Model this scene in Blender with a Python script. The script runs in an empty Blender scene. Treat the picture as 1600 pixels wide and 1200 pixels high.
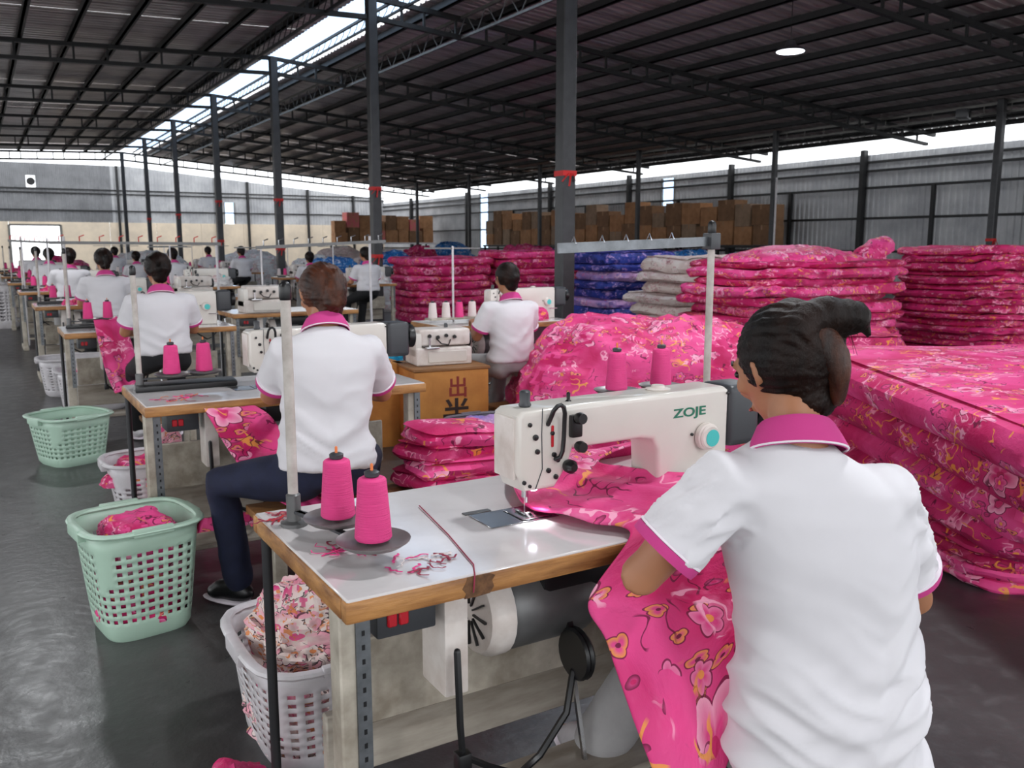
import bpy, bmesh, math, random
from math import sin, cos, pi, radians as R
from mathutils import Vector as V, Matrix, noise
random.seed(7)
C = bpy.context.scene.collection
scn = bpy.context.scene

# ------------------------------------------------------------------ camera, world, light, exposure
PITCH, YAW, FPX, CAMH = 9.0219, 31.1416, 1373.0, 1.4
cam_d = bpy.data.cameras.new('camera'); cam = bpy.data.objects.new('camera', cam_d); C.objects.link(cam)
cam.location = (0, 0, CAMH); cam.rotation_euler = (R(90-PITCH), 0, R(-YAW))
cam_d.sensor_width = 36; cam_d.lens = FPX/1600*36; cam_d.clip_end = 300; cam_d.clip_start = .05
cam_d.dof.use_dof = True; cam_d.dof.focus_distance = 2.1; cam_d.dof.aperture_fstop = 9
scn.camera = cam
world = bpy.data.worlds.new('overcast_sky'); scn.world = world; world.use_nodes = True
bg = world.node_tree.nodes['Background']; bg.inputs[0].default_value = (.94, .97, 1, 1); bg.inputs[1].default_value = 5.5
scn.view_settings.view_transform = 'Standard'; scn.view_settings.look = 'None'
scn.view_settings.gamma = 1; scn.view_settings.use_curve_mapping = False
scn.view_settings.exposure = -1.03
EXT = []   # large soft daylight from the open loading sides outside the frame
def area(name, loc, rot, sx, sy, power, col=(1, 1, 1)):
    l = bpy.data.lights.new(name, 'AREA'); l.shape = 'RECTANGLE'; l.size = sx; l.size_y = sy; l.energy = power; l.color = col
    o = bpy.data.objects.new(name, l); C.objects.link(o); o.location = loc; o.rotation_euler = rot; return o
area('daylight_left', (-11.5, 8, 2.6), (0, R(-104), 0), 4.2, 34, 430, (1, .99, .98))
area('daylight_rear', (4, -9.5, 2.8), (R(103), 0, 0), 24, 4.4, 60, (1, .99, .98))

# ------------------------------------------------------------------ pixel helpers: a point of the photograph's frame at a known depth
_fw = V((sin(R(YAW))*cos(R(PITCH)), cos(R(YAW))*cos(R(PITCH)), -sin(R(PITCH))))
_rt = V((cos(R(YAW)), -sin(R(YAW)), 0)); _up = _rt.cross(_fw)
def ray(x, y): return _rt*(x-800)+_up*(600-y)+_fw*FPX
def PZ(x, y, z): r = ray(x, y); return r*((z-CAMH)/r.z)+V((0, 0, CAMH))
def PY(x, y, Y): r = ray(x, y); return r*(Y/r.y)+V((0, 0, CAMH))
def PX(x, y, X): r = ray(x, y); return r*(X/r.x)+V((0, 0, CAMH))

# ------------------------------------------------------------------ materials
def lin(c):
    c = [v/255 for v in c]
    return tuple((v/12.92 if v <= .04045 else ((v+.055)/1.055)**2.4) for v in c)+(1,)
class NT:
    def __init__(s, name):
        s.m = bpy.data.materials.new(name); s.m.use_nodes = True; s.t = s.m.node_tree; s.b = s.t.nodes['Principled BSDF']
    def n(s, kind, **k):
        nd = s.t.nodes.new('ShaderNode'+kind)
        for a, v in k.items(): setattr(nd, a, v)
        return nd
    def L(s, a, b): s.t.links.new(a, b)
    def put(s, sock, v):
        if isinstance(v, (int, float)): sock.default_value = v
        elif isinstance(v, (tuple, list)): sock.default_value = v
        else: s.L(v, sock)
    def math(s, op, a, b=None, c=None):
        nd = s.n('Math', operation=op); s.put(nd.inputs[0], a)
        if b is not None: s.put(nd.inputs[1], b)
        if c is not None: s.put(nd.inputs[2], c)
        return nd.outputs[0]
    def mix(s, f, a, b):
        nd = s.n('Mix', data_type='RGBA'); s.put(nd.inputs[0], f); s.put(nd.inputs[6], a); s.put(nd.inputs[7], b); return nd.outputs[2]
    def noise(s, vec, scale, detail=3, rough=.5, dim='3D'):
        nd = s.n('TexNoise', noise_dimensions=dim); nd.inputs['Scale'].default_value = scale; nd.inputs['Detail'].default_value = detail
        nd.inputs['Roughness'].default_value = rough
        if vec is not None: s.L(vec, nd.inputs['Vector'])
        return nd.outputs[0]
    def mr(s, v, a, b, c=0., d=1.):
        nd = s.n('MapRange'); s.put(nd.inputs[0], v)
        for i, x in enumerate((a, b, c, d)): nd.inputs[i+1].default_value = x
        return nd.outputs[0]
    def bump(s, h, strength, dist=.01):
        nd = s.n('Bump'); nd.inputs['Strength'].default_value = strength; nd.inputs['Distance'].default_value = dist
        s.L(h, nd.inputs['Height']); s.L(nd.outputs[0], s.b.inputs['Normal']); return nd
def mat(name, rgb, rough=.5, metal=0., var=0., scale=6., bump=0., rgb2=None, stretch=None, spec=None, sheen=0, coat=0, bscale=None):
    t = NT(name); c = lin(rgb); t.b.inputs['Roughness'].default_value = rough; t.b.inputs['Metallic'].default_value = metal
    if spec is not None: t.b.inputs['Specular IOR Level'].default_value = spec
    if coat: t.b.inputs['Coat Weight'].default_value = coat; t.b.inputs['Coat Roughness'].default_value = .08
    tc = t.n('TexCoord').outputs['Object']
    if stretch:
        mp = t.n('Mapping'); t.L(tc, mp.inputs[0]); mp.inputs['Scale'].default_value = stretch; tc = mp.outputs[0]
    if var or rgb2:
        nz = t.mr(t.noise(tc, scale, 5, .6), .35, .65)
        c2 = lin(rgb2) if rgb2 else tuple(v*(1-var) for v in c[:3])+(1,)
        t.L(t.mix(nz, c, c2), t.b.inputs['Base Color'])
    else: t.b.inputs['Base Color'].default_value = c
    if bump: t.bump(t.noise(tc, bscale or scale*6, 4, .6), bump, .004)
    if sheen: t.b.inputs['Sheen Weight'].default_value = sheen
    return t.m
def fabric(name, base, deep, light, petal, acc, dark, flow=1.0, rough=.62):
    """printed quilt cotton: five-petalled flowers with dark outlines, small blooms, leaves, laid out in the cloth's own UV (metres)"""
    t = NT(name); t.b.inputs['Roughness'].default_value = rough; t.b.inputs['Sheen Weight'].default_value = .0; t.b.inputs['Specular IOR Level'].default_value = .35
    uv = t.n('TexCoord').outputs['UV']; rnd = t.n('ObjectInfo').outputs['Random']
    off = t.n('CombineXYZ'); t.L(t.math('MULTIPLY', rnd, 17.3), off.inputs[0]); t.L(t.math('MULTIPLY', rnd, 41.9), off.inputs[1])
    add = t.n('VectorMath', operation='ADD'); t.L(uv, add.inputs[0]); t.L(off.outputs[0], add.inputs[1]); P0 = add.outputs[0]
    wn = t.n('TexNoise'); wn.inputs['Scale'].default_value = 9; t.L(P0, wn.inputs['Vector'])
    wv = t.n('VectorMath', operation='MULTIPLY_ADD'); t.L(wn.outputs[1], wv.inputs[0]); wv.inputs[1].default_value = (.05, .05, 0); t.L(P0, wv.inputs[2]); P = wv.outputs[0]
    col = t.mix(t.mr(t.noise(P, 3.1, 3), .42, .6), lin(base), lin(deep))
    col = t.mix(t.mr(t.noise(P, 5.3, 4, .6), .56, .72, 0, .8), col, lin(light))
    gate = t.math('GREATER_THAN', t.noise(P, 2.3, 2), .49)
    def layer(col, vec, scale, rad, prob, cp, cc, k=2.5, edge=.012, depth=.38):
        v = t.n('TexVoronoi', voronoi_dimensions='2D'); v.inputs['Scale'].default_value = scale; v.inputs['Randomness'].default_value = .85; t.L(vec, v.inputs['Vector'])
        sub = t.n('VectorMath', operation='SUBTRACT'); t.L(vec, sub.inputs[0]); t.L(v.outputs['Position'], sub.inputs[1])
        sx = t.n('SeparateXYZ'); t.L(sub.outputs[0], sx.inputs[0])
        sc = t.n('SeparateColor'); t.L(v.outputs['Color'], sc.inputs[0])
        r = t.math('SQRT', t.math('ADD', t.math('MULTIPLY', sx.outputs[0], sx.outputs[0]), t.math('MULTIPLY', sx.outputs[1], sx.outputs[1])))
        th = t.math('ARCTAN2', sx.outputs[1], sx.outputs[0])
        pet = t.math('ABSOLUTE', t.math('COSINE', t.math('ADD', t.math('MULTIPLY', th, k), t.math('MULTIPLY', sc.outputs[1], 6.28))))
        shp = t.math('MULTIPLY', t.math('MULTIPLY_ADD', pet, depth, 1-depth), t.math('MULTIPLY', t.math('MULTIPLY_ADD', sc.outputs[2], .5, .7), rad))
        on = t.math('MULTIPLY', t.math('LESS_THAN', sc.outputs[0], prob*1.3), gate)
        d = t.math('SUBTRACT', shp, r)
        out = t.math('MULTIPLY', on, t.math('GREATER_THAN', d, -edge)); ins = t.math('MULTIPLY', on, t.math('GREATER_THAN', d, 0.))
        cen = t.math('MULTIPLY', on, t.math('LESS_THAN', r, rad*.24)); rim = t.mr(d, 0, rad*.6)
        if edge > 0: col = t.mix(t.math('MULTIPLY', out, .8), col, lin(dark))
        cin = t.mix(rim, cp, lin(base)) if cp is not None else None
        col = t.mix(t.math('MULTIPLY', ins, .92), col, cin)
        return t.mix(t.math('MULTIPLY', cen, .9), col, lin(cc))
    def mapd(rot, sc):
        m = t.n('Mapping'); t.L(P, m.inputs[0]); m.inputs['Rotation'].default_value = (0, 0, rot); m.inputs['Scale'].default_value = sc; return m.outputs[0]
    col = layer(col, mapd(.6, (1, 2.6, 1)), 7*flow, .032, .30, lin(dark), deep, 1, 0, .2)
    col = layer(col, mapd(2.1, (1, 1.9, 1)), 10*flow, .028, .34, lin(acc), dark, 1.5, .004)
    col = layer(col, mapd(0, (1, 1, 1)), 3.4*flow, .085, .55, lin(petal), deep, 2.5, .006)
    col = layer(col, mapd(1., (1, 1, 1)), 8.5*flow, .032, .36, lin(light), acc, 2.5, .004)
    def stroke(col, scale, gate_s, g0, width, c, amt=.85):
        m = t.math('LESS_THAN', t.math('ABSOLUTE', t.math('SUBTRACT', t.noise(P, scale, 1, .4), .5)), width)
        g = t.mr(t.noise(P, gate_s, 2), g0, g0+.03)
        return t.mix(t.math('MULTIPLY', t.math('MULTIPLY', m, g), amt), col, lin(c))
    col = stroke(col, 11*flow, 4.7, .57, .020, acc); col = stroke(col, 15*flow, 6.1, .55, .014, dark); col = stroke(col, 19*flow, 5.3, .57, .028, petal)
    t.L(col, t.b.inputs['Base Color'])
    t.bump(t.noise(P, 16, 4, .6), .5, .016)
    return t.m
PINK, PINKD, PINKL = (230, 74, 142), (200, 30, 98), (240, 134, 178)
M = {}
M['pink'] = fabric('pink_floral_cotton', PINK, PINKD, PINKL, (252, 178, 205), (240, 160, 70), (96, 10, 50))
M['pink2'] = fabric('deep_pink_floral_cotton', (208, 42, 112), (168, 18, 76), (228, 98, 152), (246, 160, 190), (236, 150, 60), (90, 8, 44))
M['cream'] = fabric('cream_floral_cotton', (216, 204, 198), (200, 178, 172), (232, 226, 220), (226, 196, 196), (196, 120, 130), (150, 90, 100))
M['blue'] = fabric('blue_floral_cotton', (46, 62, 150), (24, 36, 104), (120, 110, 200), (196, 160, 214), (150, 120, 210), (20, 24, 60))
M['lilac'] = fabric('lilac_floral_cotton', (196, 150, 200), (140, 120, 190), (226, 200, 226), (240, 200, 224), (226, 110, 160), (70, 60, 120))
M['teal'] = fabric('turquoise_floral_cotton', (20, 170, 204), (10, 130, 176), (90, 205, 226), (200, 235, 240), (20, 90, 130), (10, 70, 100))
M['azure'] = fabric('azure_floral_cotton', (44, 120, 190), (22, 82, 150), (110, 170, 220), (200, 220, 236), (230, 230, 240), (14, 50, 96))
M['scrap'] = fabric('mixed_scrap_cotton', (226, 206, 200), (220, 60, 130), (240, 226, 220), (240, 160, 180), (220, 130, 60), (40, 24, 34), 2.2)
M['white_cloth'] = fabric('white_floral_cotton', (222, 220, 218), (196, 194, 194), (238, 236, 234), (220, 180, 180), (200, 120, 120), (130, 120, 120))
M['shirt'] = mat('white_polo_jersey', (218, 215, 219), .85, var=.04, scale=3, bump=.06, bscale=900, sheen=.1)
M['trim'] = mat('magenta_rib_knit', (200, 60, 134), .85, bump=.2, bscale=500)
M['stripe'] = mat('white_rib_stripe', (236, 226, 234), .85)
M['skin'] = mat('skin', (170, 116, 84), .5, var=.06, scale=9, bump=.05, bscale=200)
M['skin'].node_tree.nodes['Principled BSDF'].inputs['Subsurface Weight'].default_value = .06
M['skin'].node_tree.nodes['Principled BSDF'].inputs['Subsurface Radius'].default_value = (.01, .004, .002)
M['hair_black'] = mat('black_hair', (15, 11, 10), .42, rgb2=(34, 18, 12), scale=2.2, stretch=(7, 7, 3), bump=.5, bscale=46, spec=.18)
M['hair_brown'] = mat('chestnut_hair', (84, 42, 22), .45, rgb2=(34, 18, 12), scale=3, stretch=(7, 7, 3), bump=.5, bscale=46, spec=.35)
M['denim'] = mat('navy_denim', (24, 30, 58), .85, var=.3, scale=20, bump=.2)
M['grey_trouser'] = mat('grey_trouser_cloth', (168, 166, 166), .85, var=.15, scale=10, bump=.1)
M['black_cloth'] = mat('black_cloth', (22, 22, 26), .85, var=.2)
M['lip'] = mat('lip', (160, 82, 76), .5); M['eye'] = mat('eye', (20, 14, 12), .2)
M['floor'] = None
M['laminate'] = mat('pale_laminate', (226, 222, 222), .12, var=.07, scale=3, rgb2=(206, 200, 200), coat=.3)
M['wood'] = mat('worn_beech_edge', (196, 142, 84), .42, rgb2=(120, 74, 38), scale=3.2, stretch=(1.2, 2.5, 9), bump=.3)
M['wood_dark'] = mat('brown_plywood', (150, 104, 58), .55, rgb2=(120, 80, 42), scale=4, stretch=(1, 6, 8), bump=.15)
M['rail'] = mat('stained_pale_rail', (172, 164, 152), .55, rgb2=(128, 118, 106), scale=3, stretch=(1, 3, 5), bump=.1)
M['pole'] = mat('grimy_white_pole', (206, 200, 194), .4, rgb2=(160, 150, 142), scale=9)
M['enamel'] = mat('cream_machine_enamel', (214, 208, 200), .28, var=.04, scale=8, coat=.4)
M['enamel2'] = mat('white_machine_enamel', (222, 214, 208), .35, rgb2=(200, 188, 180), scale=12)
M['frame_paint'] = mat('grimy_cream_paint', (190, 182, 168), .5, rgb2=(132, 122, 108), scale=7, bump=.12)
M['steel'] = mat('polished_steel', (190, 190, 192), .22, 1, bump=.03)
M['galv'] = mat('perforated_zinc', (128, 132, 136), .42, .8, var=.3, scale=24)
M['black'] = mat('black_plastic', (20, 20, 22), .35); M['darkgrey'] = mat('dark_grey_plastic', (58, 60, 64), .4, var=.1)
M['grey'] = mat('grey_metal', (112, 112, 112), .4, .5, var=.2, scale=12)
M['dish'] = mat('grey_spool_dish', (128, 122, 122), .32, .3, var=.08)
M['thread'] = mat('pink_thread', (236, 66, 140), .62, bump=.9, scale=20, stretch=(1, 1, 34), bscale=16)
M['thread_white'] = mat('white_thread', (228, 214, 212), .7, bump=.5, scale=20, stretch=(1, 1, 34), bscale=12)
M['thread_black'] = mat('black_thread', (30, 24, 30), .7)
M['redthread'] = mat('maroon_thread', (150, 44, 70), .7); M['orange'] = mat('orange_thread', (226, 120, 60), .6)
M['basket_green'] = mat('mint_plastic', (176, 205, 186), .38, var=.06, scale=7)
M['basket_white'] = mat('white_plastic', (212, 208, 212), .4, rgb2=(192, 188, 190), scale=9)
M['basket_grey'] = mat('grey_plastic', (104, 100, 110), .45, var=.2, scale=10)
M['turq'] = mat('turquoise_dial_face', (70, 190, 186), .35); M['logo'] = mat('green_logo_print', (20, 110, 84), .4)
M['red'] = mat('red_plastic', (190, 24, 40), .4); M['ribbon'] = mat('red_ribbon', (196, 34, 34), .6)
M['carton'] = mat('corrugated_cardboard', (168, 122, 84), .8, rgb2=(140, 98, 64), scale=3, bump=.1)
M['carton_dark'] = mat('dark_cardboard', (128, 94, 66), .8, rgb2=(108, 78, 54), scale=3, bump=.1); M['carton_grey'] = mat('greyish_cardboard', (150, 124, 102), .8, rgb2=(126, 104, 84), scale=3, bump=.1)
M['carton_pink'] = mat('pink_stained_cardboard', (176, 120, 92), .8, rgb2=(206, 96, 110), scale=5, bump=.1)
M['carton_orange'] = mat('tan_cardboard', (192, 130, 60), .7, rgb2=(168, 108, 46), scale=5, bump=.08)
M['tape'] = mat('brown_parcel_tape', (150, 110, 70), .3); M['ink'] = mat('dark_brush_ink', (44, 26, 20), .6); M['ink_red'] = mat('red_brush_ink', (130, 40, 30), .6)
M['column'] = mat('dark_column_steel', (62, 62, 64), .4, .55, rgb2=(54, 54, 56), scale=8)
M['truss'] = mat('dark_truss_steel', (42, 42, 43), .5, .4, var=.2, scale=8)
M['truss_light'] = mat('galvanised_rail', (120, 118, 114), .42, .5, var=.2, scale=8)
M['roofing'] = mat('galvanised_roofing', (226, 218, 215), .34, .45, rgb2=(176, 164, 164), scale=1.3, stretch=(.5, 3, 1), bump=.25, bscale=5)
M['cladding'] = mat('grey_wall_cladding', (186, 187, 189), .5, .2, rgb2=(160, 161, 165), scale=1.2, bump=.05)
M['plaster'] = mat('cream_panel_wall', (216, 200, 178), .7, rgb2=(196, 182, 164), scale=1.2)
M['lamp_glass'] = None
def floor_mat():
    t = NT('polished_dark_concrete'); tc = t.n('TexCoord').outputs['Object']
    n1 = t.noise(tc, 1.1, 6, .65); n2 = t.noise(tc, 9, 5, .7)
    c = t.mix(t.mr(n1, .35, .65), lin((78, 77, 77)), lin((62, 61, 61)))
    c = t.mix(t.mr(n2, .52, .75, 0, .5), c, lin((104, 102, 103)))
    t.L(c, t.b.inputs['Base Color']); t.L(t.mr(n2, .3, .7, .26, .42), t.b.inputs['Roughness']); t.b.inputs['Specular IOR Level'].default_value = .5
    t.bump(t.noise(tc, 24, 3, .6), .4, .004); return t.m
M['floor'] = floor_mat()
def emit(name, rgb, s):
    t = NT(name); t.b.inputs['Emission Color'].default_value = lin(rgb); t.b.inputs['Emission Strength'].default_value = s; t.b.inputs['Base Color'].default_value = lin(rgb); return t.m
M['lamp_glass'] = emit('lit_lamp_lens', (240, 246, 255), 14)
M['led'] = emit('lit_needle_led', (235, 240, 255), 30)
def sheet_glass():
    t = NT('translucent_skylight_sheet'); t.b.inputs['Base Color'].default_value = (.8, .88, .95, 1); t.b.inputs['Roughness'].default_value = .5
    tr = t.n('BsdfTransparent'); tr.inputs[0].default_value = (.78, .88, 1, 1); mx = t.n('MixShader'); mx.inputs[0].default_value = .85
    tl = t.n('BsdfTranslucent'); tl.inputs[0].default_value = (.8, .88, .95, 1)
    t.L(tl.outputs[0], mx.inputs[1]); t.L(tr.outputs[0], mx.inputs[2]); t.L(mx.outputs[0], t.t.nodes['Material Output'].inputs[0]); return t.m
M['skylight'] = sheet_glass()
M['pane'] = sheet_glass(); M['pane'].name = 'milky_window_pane'

# ------------------------------------------------------------------ mesh builder
class MB:
    def __init__(s): s.v = []; s.f = []
    def add(s, vs, fs):
        o = len(s.v); s.v += [tuple(v) for v in vs]; s.f += [tuple(i+o for i in f) for f in fs]; return s
    def box(s, x0, x1, y0, y1, z0, z1, m=None):
        vs = [V((x, y, z)) for z in (z0, z1) for x, y in ((x0, y0), (x1, y0), (x1, y1), (x0, y1))]
        if m is not None: vs = [m @ v for v in vs]
        return s.add(vs, [(3, 2, 1, 0), (4, 5, 6, 7), (0, 1, 5, 4), (1, 2, 6, 5), (2, 3, 7, 6), (3, 0, 4, 7)])
    def bar(s, a, b, w, h=None, up=V((0, 0, 1))):
        a, b = V(a), V(b); h = h or w; d = b-a; L = d.length; d.normalize()
        if abs(d.dot(up)) > .97: up = V((0, 1, 0))
        x = d.cross(up).normalized(); y = x.cross(d)
        m = Matrix((x, d, y)).transposed().to_4x4(); m.translation = a
        return s.box(-w/2, w/2, 0, L, -h/2, h/2, m)
    def rbox(s, x0, x1, y0, y1, z0, z1, b=.01, seg=2, m=None):
        bm = bmesh.new(); t = MB().box(x0, x1, y0, y1, z0, z1)
        vs = [bm.verts.new(v) for v in t.v]; [bm.faces.new([vs[i] for i in f]) for f in t.f]
        bmesh.ops.bevel(bm, geom=bm.edges[:], offset=b, segments=seg, affect='EDGES', profile=.6)
        return s.frombm(bm, m)
    def frombm(s, bm, m=None):
        bm.verts.index_update(); vs = [(m @ v.co if m is not None else v.co.copy()) for v in bm.verts]; fs = [[v.index for v in f.verts] for f in bm.faces]
        bm.free(); return s.add(vs, fs)
    def poly(s, pts, y0, y1, b=.0, seg=2, m=None, axis='y'):
        """outline extruded along y (outline in xz) or along z (outline in xy)"""
        bm = bmesh.new()
        if axis == 'y': A = [bm.verts.new((p[0], y0, p[1])) for p in pts]; B = [bm.verts.new((p[0], y1, p[1])) for p in pts]
        elif axis == 'x': A = [bm.verts.new((y0, p[0], p[1])) for p in pts]; B = [bm.verts.new((y1, p[0], p[1])) for p in pts]
        else: A = [bm.verts.new((p[0], p[1], y0)) for p in pts]; B = [bm.verts.new((p[0], p[1], y1)) for p in pts]
        n = len(pts); fa = bm.faces.new(A); fb = bm.faces.new(B[::-1])
        for i in range(n): bm.faces.new((A[i], B[i], B[(i+1) % n], A[(i+1) % n]))
        bmesh.ops.recalc_face_normals(bm, faces=bm.faces[:])
        if b: bmesh.ops.bevel(bm, geom=list(set(fa.edges[:]+fb.edges[:])), offset=b, segments=seg, affect='EDGES', profile=.6)
        return s.frombm(bm, m)
    def sweep(s, pts, rad, n=12, round_ends=True, up=None, ell=None, closed=False):
        pts = [V(p) for p in pts]; m = len(pts)
        rad = [rad]*m if isinstance(rad, (int, float)) else list(rad)
        if round_ends and not closed:
            def ext(p, q, r):
                d = (p-q).normalized(); return [(p+d*r*sin(a), r*cos(a)) for a in (pi/2*.97, pi*.37, pi*.2)]
            e0 = ext(pts[0], pts[1], rad[0]); e1 = ext(pts[-1], pts[-2], rad[-1])
            pts = [e[0] for e in e0]+pts+[e[0] for e in e1[::-1]]; rad = [e[1] for e in e0]+rad+[e[1] for e in e1[::-1]]; m = len(pts)
        T = []
        for i in range(m):
            if closed: d = pts[(i+1) % m]-pts[i-1]
            else: d = pts[min(i+1, m-1)]-pts[max(i-1, 0)]
            T.append(d.normalized())
        u = up or (V((0, 0, 1)) if abs(T[0].z) < .9 else V((0, 1, 0)))
        x = (T[0].cross(u)).normalized(); o = len(s.v)
        for i in range(m):
            x = (x-T[i]*x.dot(T[i])).normalized(); y = T[i].cross(x)
            ex, ey = ell if ell else (1, 1)
            for k in range(n):
                a = 2*pi*k/n; s.v.append(tuple(pts[i]+x*(cos(a)*rad[i]*ex)+y*(sin(a)*rad[i]*ey)))
        for i in range(m if closed else m-1):
            for k in range(n):
                a, b = o+i*n+k, o+i*n+(k+1) % n; j = (i+1) % m; c, d = o+j*n+(k+1) % n, o+j*n+k; s.f.append((a, b, c, d))
        if not closed: s.f.append(tuple(o+k for k in range(n))[::-1]); s.f.append(tuple(o+(m-1)*n+k for k in range(n)))
        return s
    def rings(s, rings, cap=True):
        o = len(s.v); n = len(rings[0])
        for r in rings: s.v += [tuple(p) for p in r]
        for i in range(len(rings)-1):
            for k in range(n): s.f.append((o+i*n+k, o+i*n+(k+1) % n, o+(i+1)*n+(k+1) % n, o+(i+1)*n+k))
        if cap: s.f.append(tuple(o+k for k in range(n))[::-1]); s.f.append(tuple(o+(len(rings)-1)*n+k for k in range(n)))
        return s
    def lathe(s, prof, n=24, c=(0, 0, 0), m=None):
        rs = []
        for r, z in prof:
            ring = [V((r*cos(2*pi*k/n), r*sin(2*pi*k/n), z)) for k in range(n)]
            if m is not None: ring = [m @ p for p in ring]
            rs.append([p+V(c) for p in ring])
        return s.rings(rs)
    def ball(s, c, r, n=14, m=None):
        if isinstance(r, (int, float)): r = (r, r, r)
        rs = []
        for j in range(1, n):
            a = pi*j/n; ring = [V((r[0]*sin(a)*cos(2*pi*k/(n*2-4)), r[1]*sin(a)*sin(2*pi*k/(n*2-4)), -r[2]*cos(a))) for k in range(n*2-4)]
            if m is not None: ring = [m @ p for p in ring]
            rs.append([p+V(c) for p in ring])
        return s.rings(rs)
    def mesh(s, name, mt, smooth=True):
        me = bpy.data.meshes.new(name); me.from_pydata(s.v, [], s.f); me.validate()
        if mt is not None: me.materials.append(mt)
        if smooth:
            me.polygons.foreach_set('use_smooth', [True]*len(me.polygons)); me.set_sharp_from_angle(angle=R(38))
        return me
    def build(s, name, mt, parent=None, smooth=True):
        return link(name, s.mesh(name, mt, smooth), parent)
def link(name, me, parent=None, loc=(0, 0, 0), rz=0):
    o = bpy.data.objects.new(name, me); C.objects.link(o); o.location = loc; o.rotation_euler = (0, 0, rz)
    if parent: o.parent = parent
    return o
def cyl(a, b, r, n=16): return MB().sweep([a, b], r, n, False)
def boxuv(me, sc=1.):
    uvl = me.uv_layers.new(name='UV'); vs = me.vertices; d = uvl.data
    for p in me.polygons:
        n = p.normal; ax = max(range(3), key=lambda i: abs(n[i]))
        for li, vi in zip(p.loop_indices, p.vertices):
            c = vs[vi].co
            d[li].uv = ((c.x, c.y) if ax == 2 else (c.y+3, c.z*1.3) if ax == 0 else (c.x+7, c.z*1.3))
    return me
def tag(o, label=None, cat=None, group=None, kind=None):
    if label: o['label'] = label
    if cat: o['category'] = cat
    if group: o['group'] = group
    if kind: o['kind'] = kind
    return o
def empty(name, loc=(0, 0, 0), rz=0, label=None, cat=None, group=None, kind=None):
    o = bpy.data.objects.new(name, None); C.objects.link(o); o.location = loc; o.rotation_euler = (0, 0, rz); o.empty_display_size = .1
    return tag(o, label, cat, group, kind)
def dup(root, loc=None, rz=None, label=None, group=None, skip=()):
    def cp(o, par):
        c = o.copy(); C.objects.link(c)
        if par: c.parent = par
        for ch in o.children:
            if ch.name.split('.')[0] not in skip: cp(ch, c)
        return c
    r = cp(root, None)
    if loc is not None: r.location = loc
    if rz is not None: r.rotation_euler = (0, 0, rz)
    if label: r['label'] = label
    if group: r['group'] = group
    return r
def remesh(mb, voxel, smooth=4, disp=None, name='tmp'):
    me = bpy.data.meshes.new(name); me.from_pydata(mb.v, [], mb.f); me.validate()
    o = bpy.data.objects.new(name, me); C.objects.link(o)
    md = o.modifiers.new('r', 'REMESH'); md.mode = 'VOXEL'; md.voxel_size = voxel
    sm = o.modifiers.new('s', 'SMOOTH'); sm.factor = .5; sm.iterations = smooth
    bpy.context.view_layer.update(); dg = bpy.context.evaluated_depsgraph_get()
    out = bpy.data.meshes.new_from_object(o.evaluated_get(dg)); bpy.data.objects.remove(o); bpy.data.meshes.remove(me)
    if disp:
        nrm = [v.normal.copy() for v in out.vertices]
        for v, n in zip(out.vertices, nrm): v.co += n*disp(v.co, n)
    out.polygons.foreach_set('use_smooth', [True]*len(out.polygons)); out.name = name
    return out
def N3(x, y, z): return noise.noise(V((x, y, z)))
ORD = ['first', 'second', 'third', 'fourth', 'fifth', 'sixth', 'seventh', 'eighth', 'ninth', 'tenth', 'eleventh', 'twelfth', 'thirteenth', 'fourteenth', 'fifteenth', 'sixteenth', 'seventeenth', 'eighteenth', 'nineteenth', 'twentieth', 'twenty-first', 'twenty-second', 'twenty-third', 'twenty-fourth']
def curve_text(body, size, m, mt, name, parent, ext=.0006, sx=1.):
    cu = bpy.data.curves.new('t', 'FONT'); cu.body = body; cu.size = size; cu.extrude = ext; cu.align_x = 'CENTER'; cu.align_y = 'CENTER'; cu.offset = size*.02
    o = bpy.data.objects.new('t', cu); C.objects.link(o); bpy.context.view_layer.update(); dg = bpy.context.evaluated_depsgraph_get()
    me = bpy.data.meshes.new_from_object(o.evaluated_get(dg)); bpy.data.objects.remove(o); me.transform(m @ Matrix.Diagonal((sx, 1, 1, 1)))
    me.materials.clear(); me.materials.append(mt); me.name = name
    return link(name, me, parent)

# ================================================================== SETTING
fl = MB().box(-28, 40, -22, 70, -.2, 0).build('floor', M['floor'], smooth=False); tag(fl, 'dark grey polished concrete floor', None, None, 'structure')
RX = 6.0                                   # ridge line
def zroof(x): return 5.58-(RX-x)*.036 if x < RX+.1 else 5.58-(x-RX)*.082   # underside of the roofing
TR_Y = [-3.0, 2.9, 8.72, 14.5, 20.2, 25.95, 31.8, 37.7, 43.9]
XL, XR, YB0, YB1 = -12.0, 21.6, -8.0, 44.4
ceil = empty('ceiling', (0, 0, 0), kind='structure', label='dark corrugated metal roof carried on steel trusses and purlins')
def sheet_mesh(x0, x1, w, ribs, z0=None, name='roof_sheet', mt=None):
    mb = MB(); prof = []
    for i in range(ribs):
        a = w*i/ribs; p = w/ribs; prof += [(a, 0), (a+p*.55, 0), (a+p*.65, .03), (a+p*.9, .03)]
    prof.append((w, 0))
    o = 0
    for (y, h) in prof: mb.v += [(x0, y, zroof(x0)+h+.06), (x1, y, zroof(x1)+h+.06)]
    for i in range(len(prof)-1): mb.f.append((2*i, 2*i+1, 2*i+3, 2*i+2))
    return mb.mesh(name, mt or M['roofing'], False)
sl, sr = sheet_mesh(XL, RX+.08, 1.02, 5), sheet_mesh(7.05, XR, 1.02, 5)
y = YB0
while y < YB1:
    link('roof_sheet', sl, ceil, (0, y, random.uniform(0, .012))); link('roof_sheet', sr, ceil, (0, y, random.uniform(0, .012)))
    y += 1.0
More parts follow.
